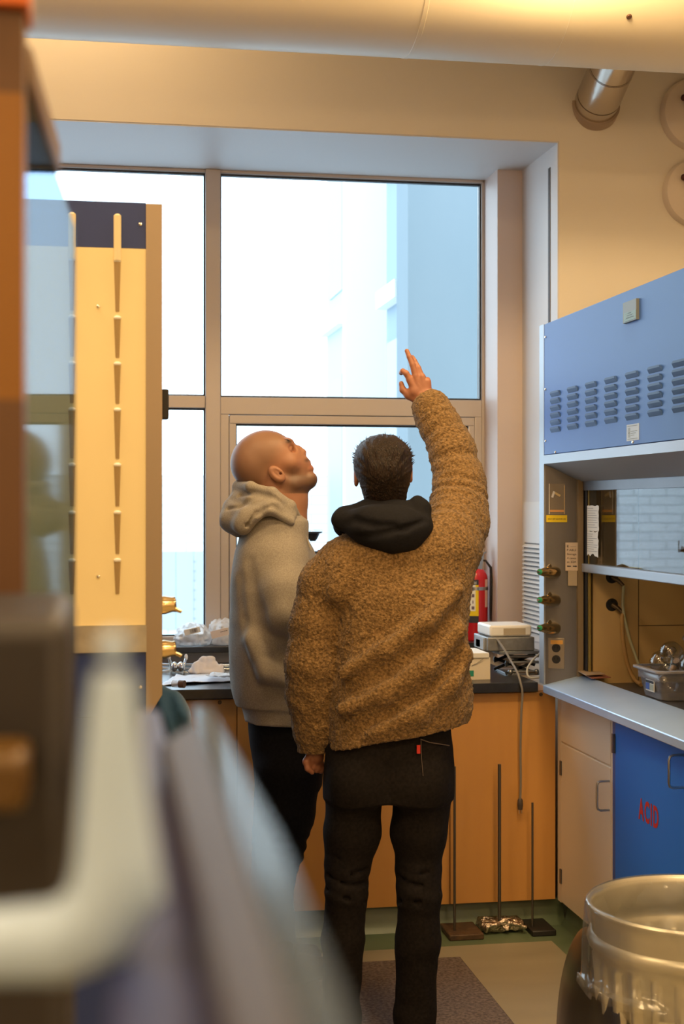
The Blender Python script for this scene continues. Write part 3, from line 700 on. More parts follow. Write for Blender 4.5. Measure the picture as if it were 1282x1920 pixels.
post_plate('reminder_card', 1029, 1059, 907, 964, .002, mat('card_brown', (.22, .18, .14), .4), h)
post_plate('card_border', 1029, 1030.2, 907, 964, .001, PAPER, h, .002); post_plate('card_border', 1057.2, 1059, 910, 964, .001, mat('card_tan', (.5, .36, .2), .5), h, .002)
post_plate('card_band', 1031, 1057, 956, 960, .001, mat('card_orange', (.75, .36, .12), .5), h, .002)
a = post(1038, 925) + PN * .004; 
MB().obox(post(1045, 927) + PN * .004, (PR * .87 - UP * .5), PN, (PR * .5 + UP * .87), .012, .001, .004).build('card_picture', mat('card_gold', (.62, .48, .25), .5), h)
MB().obox(post(1037, 927) + PN * .004, (PR * .3 + UP * .95), PN, (PR * .95 - UP * .3), .012, .001, .004).build('card_picture', mat('card_white', (.75, .75, .8), .5), h)
post_plate('warning_label', 1024, 1063, 966, 979, .004, YEL, h)
t0 = post(1027, 974.5) + PN * .0045
text_obj('label_text', 'SHUT OFF VALVE IN USE', t0, PR, UP, .006, INK, h, width=.066)
s_ = post_plate('notice', 1060, 1083.5, 1017, 1070, .001, mat('notice_paper', (.62, .50, .40), .6), h, .010)
for i, (py, tx) in enumerate(((1024, 'E ----'), (1031, 'P ABLE'), (1038.5, 'Storage'), (1046, '4 cases'), (1053, 'at 22A'))):
    text_obj('notice_text', tx, post(1063, py + 2) + PN * .0115, PR, UP, .0075, INK, s_, width=.034)
m = MB(); c = post(1067.5, 1061.5) + PN * .0115; c2 = post(1077, 1061.5) + PN * .0115
for cc, sg in ((c, -1), (c2, 1)):
    m.obox(cc, PR, PN, UP, .0055, .0004, .0017); e = cc + PR * sg * .0095
    m._add([e, cc + PR * sg * .005 + UP * .004, cc + PR * sg * .005 - UP * .004], [(0, 1, 2)])
m.build('notice_arrows', INK, s_)
post_plate('tape', 1065, 1082, 1070, 1098, .001, mat('tape_tan', (.42, .34, .24), .5), h, .011)
# service valves on the post
GREENI = mat('green_index', (.02, .32, .16), .4)
for py in (1073, 1125.5, 1178):
    a = Vector(post(1040, py)) + Vector(PN) * .0; b_ = Vector(W(1012, py - .5, 5.27)); dr = (b_ - a).normalized(); L = (b_ - a).length
    v = MB().lathe(a, [(0, -.012), (.014, -.012), (.0225, -.004), (.0235, .01), (.023, .03), (.019, L * .62), (.0175, L * .66), (.0175, L * .7), (.012, L), (0, L)], 24, dr).build('service_valve', BRASS, h)
    MB().lathe(b_, [(0.0095, -.003), (.0095, .004), (0, .004)], 16, dr).build('index_ring', GREENI, v)
    MB().tube([b_ + dr * .005, b_ + dr * .018], [.005, .004], 10).build('spindle', CHROME, v)
    MB().tube([a + dr * .04 + Vector((0, 0, .018)), a + dr * .055 + Vector((0, -.008, .024)), a + dr * .08 + Vector((0, -.01, .016))], [.006, .007, .004], 10).build('lever', BRASS, v)
# envelope on the sill
o = thing('cardboard_sheet', 'thin brown cardboard sheets lying on the stainless hood sill', 'cardboard', (1.75, 5.1, .96))
pts = [onZ(1068, 1257, .975), onZ(1112, 1262, .975), onZ(1134, 1271, .975), onZ(1098, 1273, .975)]
m = MB().prism([(a, b_, c + .012) for a, b_, c in pts], (0, 0, .003)); m.build('sheet', mat('card_brown2', (.42, .30, .20), .7), o)
m = MB().prism([(a + .015, b_ - .02, c + .002) for a, b_, c in pts], (0, 0, .003)); m.build('sheet', mat('card_red', (.32, .12, .08), .7), o)

# hood base cabinets
XBc = 1.742
c = thing('base_cabinet', 'beige metal cabinet under the stainless hood sill in the corner', 'cabinet', (1.9, 5.0, 0))
MB().box(XBc + .004, 2.45, 4.685, 5.275, .10, .90).build('body', BEIGE, c)
m = MB().box(XBc - .001, XBc + .012, 5.235, 5.275, .10, .90).box(XBc - .001, XBc + .012, 4.685, 4.70, .10, .90); m.build('frame', BEIGE, c, bevel=.001)
MB().box(XBc - .002, XBc + .015, 4.703, 5.232, .712, .898).build('drawer_front', BEIGE, c, bevel=.002)
dr_ = MB().box(XBc - .002, XBc + .015, 4.703, 5.232, .105, .705).build('door', BEIGE, c, bevel=.002)
def bow_handle(px, py0, py1, parent, xbar=1.695):
    y, z1 = onX(px, py0, xbar)[1:]; z0 = onX(px, py1, xbar)[2]
    P = [(XBc, y, z1 - .004), (xbar + .012, y, z1 - .004), (xbar + .003, y, z1 - .008), (xbar, y, z1 - .018), (xbar, y, z0 + .018), (xbar + .003, y, z0 + .008), (xbar + .012, y, z0 + .004), (XBc, y, z0 + .004)]
    return MB().tube(P, .0042, 10).build('handle', STEEL, parent)
bow_handle(1119, 1463, 1522, dr_)
for py in (1440, 1643):
    q = onX(1052, py, XBc - .002); MB().box(XBc - .007, XBc - .001, q[1] - .008, q[1] + .008, q[2] - .027, q[2] + .027).build('hinge', STEELD, dr_)
c = thing('acid_cabinet', 'blue acid storage cabinet with red lettering under the hood sill', 'cabinet', (1.9, 4.2, 0))
MB().box(XBc + .004, 2.45, 3.5, 4.683, .10, .90).build('body', mat('acid_body', (.03, .10, .38), .45), c)
MB().box(XBc - .001, XBc + .012, 4.655, 4.683, .10, .90).build('frame', mat('acid_body', (.03, .10, .38), .45), c)
dr_ = MB().box(XBc - .004, XBc + .015, 4.06, 4.652, .105, .895).build('door', ACIDB, c, bevel=.002)
MB().box(XBc - .004, XBc + .015, 3.5, 4.055, .105, .895).build('door', ACIDB, c, bevel=.002)
bow_handle(1254, 1414, 1480, dr_, 1.692)
q = onX(1153, 1392, XBc); MB().box(XBc - .012, XBc - .004, q[1] - .01, q[1] + .004, q[2] - .035, q[2] + .03).build('hinge', STEELD, dr_)
q = onX(1197, 1533, XBc - .0042)
REDT = mat('red_letters', (.55, .02, .02), .5)
text_obj('lettering', 'ACID', q, (0, -1, 0), (0, 0, 1), .068, REDT, dr_, bold=.032, width=.168, spacing=1.2)
MB().box(XBc + .05, XBc + .06, 3.5, 5.28, 0, .10).build('toe_kick', DARK, c)

# ------------------------------------------------------------------ left fume hood (its end panel)
YP = 3.27
def px_(p): return onY(p, 900, YP)[0]
def pz_(y, p=250): return onY(p, y, YP)[2]
h = thing('fume_hood', 'cream and navy end of a second fume hood standing at the left', 'fume hood', (-.2, 4.0, .0))
xa, xb, xc = -.75, px_(273.5), px_(304)
MB().box(xa, xc - .012, YP + .003, 4.9, pz_(1290), pz_(384)).build('body', NAVY, h)
MB().box(xa, xb - .012, YP + .003, 4.9, 0.0, pz_(1290) + .001).build('base', NAVY, h)
m = MB(); s_ = pz_(383, 290); m.prism([(xb, YP - .006, s_), (xc, YP - .006, s_), (xc, YP - .006, pz_(1302, 304)), (xb, YP - .006, pz_(1352, 275))], (0, .06, 0)); m.build('corner_strip', STRIP, h, bevel=.001)
MB().box(xa, xb, YP - .002, YP + .003, pz_(466), pz_(380)).build('top_panel', NAVY, h)
MB().box(xa, xb, YP - .002, YP + .003, pz_(1172), pz_(466.5)).build('end_panel', HOODY, h)
MB().box(xa, xb + .001, YP - .010, YP + .003, pz_(1222), pz_(1172.5)).build('band', GALV, h)
MB().box(xa, xb, YP - .002, YP + .003, pz_(1342), pz_(1222.5)).build('lower_panel', NAVY, h)
MB().box(xa, xb, YP - .002, YP + .003, .1, pz_(1343)).build('lower_panel', NAVY, h)
MB().box(xc - .002, xc + .002, YP + .06, 4.9, pz_(1160, 304), pz_(900, 304)).build('front_edge', DARK, h)
for (px, py) in ((263, 421), (184, 575), (184, 1081), (263.5, 1288), (263.5, 1360)):
    MB().lathe(onY(px, py, YP - .002), [(0, .005), (.0035, .004), (.0052, 0)], 12, (0, -1, 0)).build('screw', CHROME, h)
RODC = mat('rail_cream', (.80, .70, .45), .35); SEG = mat('rail_shadow', (.36, .25, .11), .5)  # dark brown segments paint the shade in the grooves between clips
for col_ in (220, 135):
    x = px_(col_)
    MB().tube([(x, YP - .004, pz_(403)), (x, YP - .004, pz_(406)), (x, YP - .004, pz_(490))], [.004, .0085, .0085], 14).build('rail', RODC, h)
    ys_ = [490, 597, 683, 769, 872, 961, 1050, 1125]
    for k in range(7):
        MB().tube([(x, YP - .001, pz_(ys_[k])), (x, YP - .001, pz_(ys_[k + 1] - 12))], [.0078, .0045], 10).build('groove_shade', SEG, h)
        MB().sphere((x, YP - .004, pz_(ys_[k])), .0085, 14, (1, .7, .6)).build('rail_clip', WHITEP, h)
# pull handle and valves on its front
MB().box(xc, xc + .016, YP + .02, YP + .06, pz_(784), pz_(727)).build('sash_handle', BLKG, h, bevel=.003)
for py in (1135, 1218):
    a = Vector(onY(300, py, YP + .03)); b_ = Vector(onY(330, py - 2, YP + .03)); dr = (b_ - a).normalized(); L = (b_ - a).length
    v = MB().lathe(a, [(0, 0), (.021, 0), (.021, L * .3), (.017, L * .75), (.018, L * .95), (.012, L), (0, L)], 22, dr).build('service_valve', BRASS, h)
    MB().tube([b_ + Vector((-.006, 0, -.010)), b_ + Vector((.004, -.004, -.013)), b_ + Vector((.012, -.006, -.017))], [.006, .005, .004], 10).build('lever', BRASS, v)
# teal cloth hanging under it
g = G((-.15, 3.12, .80), (.34, 3.62, 1.25), .006)
def q3(px, py, Y): return np.array(onY(px, py, Y))
g.chain([q3(310, 1300, 3.40), q3(322, 1340, 3.40), q3(322, 1400, 3.42), q3(318, 1500, 3.44)], [.020, .035, .045, .05], k=.03)
g.chain([q3(300, 1320, 3.42), q3(285, 1400, 3.42), q3(280, 1500, 3.42)], [.03, .035, .045], k=.03)
g.bump(lambda x, y, z: .006 * np.sin(x * 130 + 30 * z + 4 * vnoise(x * 6, y * 6, z * 6)))
TEAL = mat('teal_cloth', (.006, .058, .15), .8, bump=(250, .3, .001), sheen=.3)
tag(sdf_build('teal_jacket', [g], TEAL, None, tocam=False, smooth=2), 'teal cloth garment hanging below the left fume hood corner', 'jacket')
# ------------------------------------------------------------------ fire extinguisher
cx, cy = 1.664, 6.20; zb_ = zs + .001
e = thing('fire_extinguisher', 'red fire extinguisher standing on the ledge against the column', 'fire extinguisher', (cx, cy, zb_))
R = .057; ztop = onY(892, 1066, cy)[2]
zt_ = ztop - .01
MB().lathe((cx, cy, 0), [(0, zb_), (R * .93, zb_), (R, zb_ + .008), (R, zt_ - .035), (R * .96, zt_ - .018), (R * .8, zt_), (R * .5, zt_ + .014), (.017, zt_ + .022), (.016, zt_ + .05), (0, zt_ + .05)], 40).build('cylinder', RED, e)
zh = zt_ + .05
MB().lathe((cx, cy, 0), [(0, zh - .012), (.017, zh - .012), (.017, zh + .012), (0, zh + .012)], 20).build('valve_head', STEEL, e)
def ang(a): return np.array((math.sin(a), -math.cos(a), 0))     # 0 faces the camera side
MB().obox((cx + .012, cy - .02, zh - .012), (1, .1, -.15), (0, 1, 0), (.15, 0, 1), .016, .012, .034).build('label_tag', STEEL, e)
MB().prism([(cx - .02, cy - .014, zh + .012), (cx + .015, cy - .014, zh + .02), (cx + .04, cy - .014, zh + .055), (cx + .03, cy - .014, zh + .06), (cx - .0, cy - .014, zh + .03), (cx - .02, cy - .014, zh + .022)], (0, .028, 0)).build('handle', BLKG, e)
MB().prism([(cx + .0, cy - .012, zh + .005), (cx + .05, cy - .012, zh + .03), (cx + .05, cy - .012, zh + .037), (cx + .0, cy - .012, zh + .014)], (0, .024, 0)).build('lever', STEEL, e)
P = [Vector((cx + .01, cy - .01, zh)), Vector((cx + .045, cy - .015, zh - .005)), Vector((cx + .066, cy - .022, zh - .035)), Vector((cx + .068, cy - .028, zh - .09)), Vector((cx + .064, cy - .03, zh - .2)), Vector((cx + .063, cy - .03, zh - .27))]
MB().tube(P, [.005, .005, .006, .007, .006, .004], 10).build('hose', BLKG, e)
def band(name, z0, z1, a0, a1, mt, rr=.0008):
    vs = []; n = 14; m = MB()
    for i in range(n + 1):
        a = a0 + (a1 - a0) * i / n; d = ang(a)
        for z in (z0, z1): vs.append((cx + d[0] * (R + rr), cy + d[1] * (R + rr), z))
    m._add(vs, [(2 * i, 2 * i + 2, 2 * i + 3, 2 * i + 1) for i in range(n)]); return m.build(name, mt, e)
def ez(py): return onY(892, py, cy - R)[2]
band('label', ez(1168), ez(1087), -.75, .02, YEL); band('label_white', ez(1146), ez(1096), -.75, -.22, PAPER, .0012)
band('label_black', ez(1097), ez(1087), -.75, .02, INK, .0014); band('label_black', ez(1168), ez(1155), -.75, .02, INK, .0014)
band('strap', ez(1107), ez(1101), -1.5, 1.6, STEEL, .002); band('side_label', ez(1139), ez(1087), .62, 1.0, mat('pinkish_label', (.8, .55, .5), .6), .0008)
wr = lambda a, b_: (cx + math.sin(-.74 + a / R) * (R + .0018), cy - math.cos(-.74 + a / R) * (R + .0018), ez(1095.3) + b_)
text_obj('label_text', 'INSTRUCTIONS', None, (1, 0, 0), (0, 0, 1), .011, PAPER, e, width=.034, warp=wr)
for (py, a0, a1) in ((1105, -.5, -.36), (1117, -.5, -.3), (1129, -.45, -.38), (1140, -.52, -.3)): band('pictogram', ez(py + 3), ez(py - 3), a0, a1, mat('picto', (.15, .1, .15), .6), .0016)

# ------------------------------------------------------------------ things on the worktop, right
Yb = 5.48
def bx(px, Y): return onY(px, 1200, Y)[0]
o = thing('cardboard_box', 'small white box with a green mark on the worktop behind the man in fleece', 'box', (bx(885, Yb), Yb, ZC))
x1 = bx(919, 5.36); x0 = x1 - .20; zt1 = ZC + .085
MB().box(x0, x1, 5.36, 5.56, ZC, zt1).build('carton', mat('box_cream', (.80, .70, .55), .6), o, bevel=.001)
MB().box(x0 - .002, x1 - .006, 5.355, 5.562, zt1, zt1 + .018).build('lid', mat('box_white', (.85, .82, .76), .6), o, bevel=.001)
q = onY(883, 1265, 5.36); MB().box(q[0] - .022, q[0] + .01, 5.3588, 5.36, q[2] - .006, q[2] + .016).build('mark', mat('green_mark', (.02, .28, .18), .6), o)
MB().tube([onY(884, 1248, 5.358), onY(893, 1244, 5.357), onY(906, 1235, 5.354)], .0012, 6).build('string', mat('string_grey', (.3, .28, .24), .7), o)
# lab jack
JM = mat('jack_metal', (.34, .35, .36), .35, .85)
jx0, jx1 = bx(934, 5.5), bx(1010, 5.5)
o = thing('lab_jack', 'black and steel scissor lab jack on the worktop beside the fume hood post', 'lab jack', ((jx0 + jx1) / 2, 5.55, ZC))
MB().box(jx0 + .03, jx1, 5.47, 5.66, ZC, ZC + .008).build('base_plate', JM, o, bevel=.001)
zj = onY(960, 1219, 5.5)[2]
MB().box(jx0 - .01, jx1, 5.45, 5.67, zj - .012, zj).build('top_plate', JM, o, bevel=.001)
for y in (5.48, 5.645):
    m = MB(); zm = (ZC + .008 + zj - .012) / 2
    m.obox(((jx0 + jx1) / 2, y, ZC + .03), (.93, 0, -.36), (0, 1, 0), (.36, 0, .93), .065, .003, .006).obox(((jx0 + jx1) / 2, y, ZC + .03), (.93, 0, .36), (0, 1, 0), (-.36, 0, .93), .065, .003, .006)
    m.obox(((jx0 + jx1) / 2, y, zj - .035), (.93, 0, -.36), (0, 1, 0), (.36, 0, .93), .065, .003, .006).obox(((jx0 + jx1) / 2, y, zj - .035), (.93, 0, .36), (0, 1, 0), (-.36, 0, .93), .065, .003, .006)
    m.build('scissor_arm', mat('jack_dark', (.05, .055, .06), .4, .6), o)
for zz in (ZC + .015, ZC + .052, zj - .022):
    MB().tube([(jx0 + .035, 5.472, zz), (jx1 - .01, 5.472, zz)], .0055, 12).build('cross_bar', JM, o)
MB().sphere((jx0 + .04, 5.468, ZC + .015), .011, 12).build('roller', JM, o); MB().sphere((jx1 - .02, 5.468, ZC + .015), .011, 12).build('roller', JM, o)
# grey instrument blocks
o = thing('metal_block', 'grey metal instrument block lying on the lab jack', 'instrument', ((jx0 + jx1) / 2, 5.55, zj))
z1_ = onY(960, 1195, 5.45)[2]
MB().box(bx(914, 5.45), bx(1002, 5.45), 5.45, 5.66, zj + .001, z1_).build('case', GREYM, o, bevel=.004)
m = MB()
for k in range(3): m.box(bx(902 + 4 * k, 5.5), bx(905 + 4 * k, 5.5), 5.47, 5.60, zj + .006, z1_ - .004 + .002 * k)
m.box(bx(902, 5.5), bx(915, 5.5), 5.52, 5.58, zj + .012, z1_ - .015); m.build('end_fins', mat('fin_grey', (.45, .46, .47), .4, .6), o)
o = thing('hot_plate', 'white low plastic device on top of the grey metal block', 'instrument', (bx(957, 5.5), 5.55, z1_))
zw = onY(957, 1172, 5.48)[2]
MB().box(bx(918, 5.47), bx(997, 5.47), 5.47, 5.66, z1_ + .001, zw).build('case', WHITEP, o, bevel=.008)
MB().box(bx(944, 5.468), bx(985, 5.468), 5.467, 5.47, z1_ + .008, zw - .012).build('control_panel', mat('panel_tan', (.45, .38, .28), .5), o)
q5 = [onY(930, 1196, 5.46), onY(944, 1216, 5.40), onY(958, 1240, 5.34), onY(970, 1262, 5.27), onY(976, 1282, 5.243), onY(979, 1300, 5.238), onY(977, 1340, 5.24), onY(975.5, 1400, 5.25), onY(976, 1460, 5.255), onY(975, 1500, 5.26)]
CORD = mat('cord_grey', (.22, .20, .18), .5)
c_ = hose('power_cord', 'grey power cord hanging down the orange cabinet front with its plug', q5, .0045, CORD); c_['category'] = 'cord'
pq = onY(975, 1500, 5.26)
def sub(o, name, m, mt):   # a part of a thing that is itself a mesh
    return m.build(name, mt, o)
sub(c_, 'plug', MB().tube([(pq[0], 5.26, pq[2] + .006), (pq[0], 5.26, pq[2]), (pq[0], 5.26, pq[2] - .02), (pq[0], 5.26, pq[2] - .036)], [.006, .010, .011, .009], 12), mat('plug_dark', (.07, .05, .04), .5))
sub(c_, 'prong', MB().box(pq[0] - .006, pq[0] - .004, 5.256, 5.262, pq[2] - .05, pq[2] - .035).box(pq[0] + .004, pq[0] + .006, 5.256, 5.262, pq[2] - .05, pq[2] - .035), CHROME)
hose('coiled_cord', 'grey cable looping on the worktop beside the fume hood post', [onY(1012, 1225, 5.40), onY(998, 1238, 5.38), onY(988, 1256, 5.36), onY(992, 1270, 5.34), (onY(1010, 1270, 5.34)[0], 5.34, ZC + .006)], .004, mat('cord_light', (.5, .5, .48), .5))

# ------------------------------------------------------------------ things on the worktop, left
# glass tube rails with chrome clamps
o = thing('glass_condenser', 'long clear glass condenser tubes held by chrome clamps on the worktop at the left', 'glassware', (.35, 5.8, ZC))
for (py, r) in ((1246, .006), (1253, .006)):
    MB().tube([onY(290, py, 5.85), onY(450, py + 2, 5.85)], r, 14).build('glass_tube', glassmat('bright_tube', .42, (.9, .93, .95), .06), o)
for px in (321, 345):
    a = Vector(onY(px, 1264, 5.78)); m = MB()
    m.tube([a, a + Vector((0, 0, .03)), a + Vector(((px - 333) * .0006, 0, .062))], [.006, .006, .0055], 10); m.build('clamp_leg', CHROME, o)
    MB().sphere(a + Vector(((px - 333) * .0007, 0, .068)), .008, 12, (.9, .9, 1.6)).build('clamp_tip', WHITEP, o)
m = MB()
for px in (327, 339): a = Vector(onY(px, 1250, 5.77)); m.sphere(a, .014, 14, (1, 1, 1.4))
m.build('clamp_body', CHROME, o)
MB().tube([onY(302, 1262, 5.78), onY(318, 1258, 5.78), onY(352, 1262, 5.78)], .009, 12).build('glass_joint', CGLASS, o)
# white sheet
def cloth_patch(name, lab, cat_, pts, z, mt, amp=.006, seed=0, n=26, th=.0015):
    P = [np.array(onZ(px, py, z)) for px, py in pts]   # four corners on a horizontal plane
    vs = []; fs = []
    for i in range(n + 1):
        for j in range(n + 1):
            u, v_ = i / n, j / n; p = P[0] * (1 - u) * (1 - v_) + P[1] * u * (1 - v_) + P[2] * u * v_ + P[3] * (1 - u) * v_
            p = p.copy(); p[2] += amp * (.6 + float(vnoise(p[0] * 14 + seed, p[1] * 14, .3)) + .5 * float(vnoise(p[0] * 40, p[1] * 40, seed))); vs.append(p)
    for i in range(n):
        for j in range(n): fs.append((i * (n + 1) + j, (i + 1) * (n + 1) + j, (i + 1) * (n + 1) + j + 1, i * (n + 1) + j + 1))
    m = MB(); m._add(vs, fs); return tag(m.build(name, mt, None, solid=th), lab, cat_)
cloth_patch('paper_sheet', 'rumpled white sheet spread on the worktop at the left', 'paper', [(300, 1285), (440, 1277), (445, 1262), (330, 1266)], ZC + .004, mat('sheet_white', (.72, .76, .85), .6), .006, 2)
cloth_patch('plastic_wrap', 'crumpled translucent plastic wrap lying beside the white sheet', 'plastic wrap', [(385, 1272), (450, 1276), (450, 1262), (400, 1262)], ZC + .02, PLBAG2, .012, 5)
a = onZ(324, 1288, ZC + .012); b_ = onZ(346, 1289, ZC + .012)
o = thing('sample_vial', 'small clear vial with a brown cap lying on the white sheet', 'vial', a)
dx_ = Vector(b_) - Vector(a); up_ = Vector((0, 0, .012))
MB().tube([Vector(a) + up_, Vector(a) + dx_ * .55 + up_], .013, 16).build('vial_glass', PLBAG2, o)
MB().tube([Vector(a) + dx_ * .55 + up_, Vector(b_) + up_], .014, 16).build('cap', mat('cap_brown', (.18, .10, .05), .5), o)
# bag corner standing up
g = G((.05, 5.5, .92), (.85, 6.1, 1.15), .005)
g.chain([q3(380, 1258, 5.72), q3(390, 1243, 5.72), q3(398, 1236, 5.72)], [.045, .028, .012], k=.02, flat=((0, 1, 0), .4))
g.chain([q3(372, 1262, 5.72), q3(405, 1262, 5.72)], [.03, .035], k=.03)
g.bump(lambda x, y, z: .010 * (.4 - np.abs(vnoise(x * 38, y * 38, z * 38)) * 1.5)); g.plane((0, 0, ZC + .001), (0, 0, -1))
tag(sdf_build('paper_towel', [g], mat('towel_white', (.78, .72, .68), .8), None, tocam=False), 'crumpled off-white paper towel peaking behind the glass tubes', 'paper towel')
# bags on ledge
def bagblob(name, lab, px0, px1, pyt, seed, mt, Yc=6.18):
    x0, x1 = onY(px0, 1200, Yc)[0], onY(px1, 1200, Yc)[0]; zt2 = onY(px0, pyt, Yc)[2]
    g = G((x0 - .04, Yc - .12, zs - .02), (x1 + .04, Yc + .12, zt2 + .05), .005); hh = (zt2 - zs)
    g.ell(((x0 + x1) / 2, Yc, zs + hh * .4), ((x1 - x0) / 2, .07, hh * .6), k=.02).ell(((x0 * .6 + x1 * .4), Yc + .02, zs + hh * .6), ((x1 - x0) * .3, .05, hh * .42), k=.02)
    g.bump(lambda x, y, z: .012 * vnoise(x * 24 + seed, y * 24, z * 24) + .010 * (.5 - np.abs(vnoise(x * 45, y * 45, z * 55 + seed)) * 1.6)); g.plane((0, 0, zs + .001), (0, 0, -1))
    return tag(sdf_build(name, [g], mt, None, tocam=False, smooth=1), lab, 'plastic bag')
bagblob('plastic_bag', 'clear crumpled plastic bag with a barcode label on the ledge by the left window', 328, 400, 1170, 1.0, PLBAG2)
bagblob('plastic_bag', 'clear plastic bag pressed against the back of the grey hoodie on the ledge', 392, 446, 1163, 7.0, PLBAG2)
o = thing('label_card', 'white carton tab with a black barcode inside the left plastic bag', 'label', onY(358, 1185, 6.08))
a = np.array(onY(360, 1183, 6.075)); RX = np.array((.97, 0, .22)); UZ = np.array((-.22, 0, .97))
MB().obox(a, RX, (0, 1, 0), UZ, .034, .008, .012).build('card', PAPER, o)
m = MB(); r = random.Random(2)
for k in range(9): m.obox(a + RX * (-.008 + k * .0036) + np.array((0, -.0085, 0)), RX, (0, 1, 0), UZ, r.choice((.0006, .0012)), .0005, .008)
m.build('barcode', INK, o)
o = thing('paper_label', 'pale printed paper label in the bag beside the hoodie', 'label', onY(412, 1185, 6.07))
a = np.array(onY(412, 1187, 6.06)); MB().obox(a, RX, (0, 1, 0), UZ, .038, .002, .016).build('card', mat('pale_pink', (.78, .68, .64), .6), o)
m = MB(); [m.obox(a + RX * (.006 + .008 * k) + UZ * .004 + np.array((0, -.0025, 0)), RX, (0, 1, 0), UZ, .003, .0004, .0012) for k in range(4)]; m.build('print', INK, o)
# black dish on a stand between the men (on the ledge)
Yd = 6.15
c = Vector(onY(586, 997, Yd))
o = thing('lab_stand', 'stand with a black dish on the ledge, seen between the two men', 'lab stand', (c.x - .02, Yd, zs))
MB().box(c.x - .08, c.x + .04, Yd - .05, Yd + .05, zs + .001, zs + .012).build('foot', BLKG, o)
MB().tube([(c.x - .035, Yd, zs), (c.x - .035, Yd, c.z - .02)], .006, 12).build('rod', BLKG, o)
MB().lathe((c.x, Yd, c.z - .03), [(0, -.01), (.012, -.01), (.02, 0), (.026, .012), (.030, .022), (.042, .026), (.042, .030), (0, .030)], 24).build('dish', BLKG, o)
MB().lathe((c.x, Yd, c.z), [(.041, 0), (.043, .004), (.043, .010), (.041, .011)], 24).build('glass_rim', CGLASS, o)
z9 = onY(600, 1036, Yd)[2]
m = MB().tube([(c.x - .035, Yd, z9), (c.x + .075, Yd, z9)], .006, 10); m.build('cross_arm', BLKG, o)
MB().box(c.x + .022, c.x + .05, Yd - .012, Yd + .012, z9 - .010, z9 + .012).build('clamp', mat('clamp_red', (.28, .10, .08), .5, .3), o)
MB().tube([(c.x + .06, Yd, z9), (c.x + .06, Yd, z9 + .02)], .005, 8).tube([(c.x + .077, Yd, z9 - .01), (c.x + .077, Yd, z9 + .045)], .004, 8).build('clamp_screw', mat('clamp_grey', (.4, .4, .4), .4, .6), o)

# ------------------------------------------------------------------ plastic bin with glass bulbs in the hood
bx0 = onX(1192, 1250, 1.86); zbn = .947; hb = .102
BINP = glassmat('bin_plastic', .06, (.80, .80, .82), .2, diffuse=.17, dcol=(.62, .62, .68))
X0, X1, Y0, Y1 = 1.86, 2.20, 4.56, 4.785
o = thing('plastic_bin', 'translucent plastic bin full of glass bulbs on the hood work surface', 'bin', ((X0 + X1) / 2, (Y0 + Y1) / 2, zbn))
def rrect(x0, x1, y0, y1, z, r=.03, n=6):
    P = []
    for (cx_, cy_, a0) in ((x1 - r, y1 - r, 0), (x0 + r, y1 - r, 90), (x0 + r, y0 + r, 180), (x1 - r, y0 + r, 270)):
        for k in range(n + 1): a = math.radians(a0 + 90 * k / n); P.append((cx_ + r * math.cos(a), cy_ + r * math.sin(a), z))
    return P
m = MB(); rings = [rrect(X0 + .02, X1 - .02, Y0 + .02, Y1 - .02, zbn + .001), rrect(X0 + .018, X1 - .018, Y0 + .018, Y1 - .018, zbn + .012), rrect(X0 + .008, X1 - .008, Y0 + .008, Y1 - .008, zbn + hb * .6), rrect(X0 + .002, X1 - .002, Y0 + .002, Y1 - .002, zbn + hb * .62), rrect(X0, X1, Y0, Y1, zbn + hb)]
vs = sum(rings, []); n = len(rings[0]); fs = [tuple(range(n))] + [(i * n + k, i * n + (k + 1) % n, (i + 1) * n + (k + 1) % n, (i + 1) * n + k) for i in range(4) for k in range(n)]
m._add(vs, fs); m.build('tub', BINP, o, solid=.002)
m = MB(); a_ = rrect(X0 - .012, X1 + .012, Y0 - .012, Y1 + .012, zbn + hb); b2 = rrect(X0, X1, Y0, Y1, zbn + hb + .002); c3 = rrect(X0 - .012, X1 + .012, Y0 - .012, Y1 + .012, zbn + hb - .008)
m._add(c3 + a_ + b2, [(k, (k + 1) % n, n + (k + 1) % n, n + k) for k in range(n)] + [(n + k, n + (k + 1) % n, 2 * n + (k + 1) % n, 2 * n + k) for k in range(n)]); m.build('rim', glassmat('bin_rim', .06, (.85, .85, .88), .2, diffuse=.5, dcol=(.75, .73, .75)), o, solid=.001)
ly, lz = Y0 + .105, zbn + .042
MB().box(X0 + .006, X0 + .0085, ly - .04, ly + .035, lz - .018, lz + .022).build('label', PAPER, o)
MB().box(X0 + .0045, X0 + .006, ly - .036, ly + .031, lz + .010, lz + .018).build('label_bar', INK, o)
MB().box(X0 + .0045, X0 + .006, ly - .001, ly + .031, lz - .013, lz + .009).build('label_picture', mat('lab_blue', (.06, .12, .45), .5), o)
MB().box(X0 + .0045, X0 + .006, ly - .036, ly - .003, lz - .013, lz + .007).build('label_picture', mat('lab_grey', (.4, .45, .4), .5), o)
FILM = mat('filament', (.9, .62, .25), .25, 1.0)
g0 = None
spots = [(1.925, 4.655, zbn + .048, 0), (1.935, 4.725, zbn + .115, 20), (2.02, 4.64, zbn + .048, 50), (1.945, 4.665, zbn + .150, 80), (2.03, 4.70, zbn + .115, 120), (2.11, 4.64, zbn + .050, 160), (2.04, 4.635, zbn + .165, 200), (2.12, 4.70, zbn + .115, 240), (1.99, 4.60, zbn + .110, 300), (2.10, 4.60, zbn + .115, 330)]
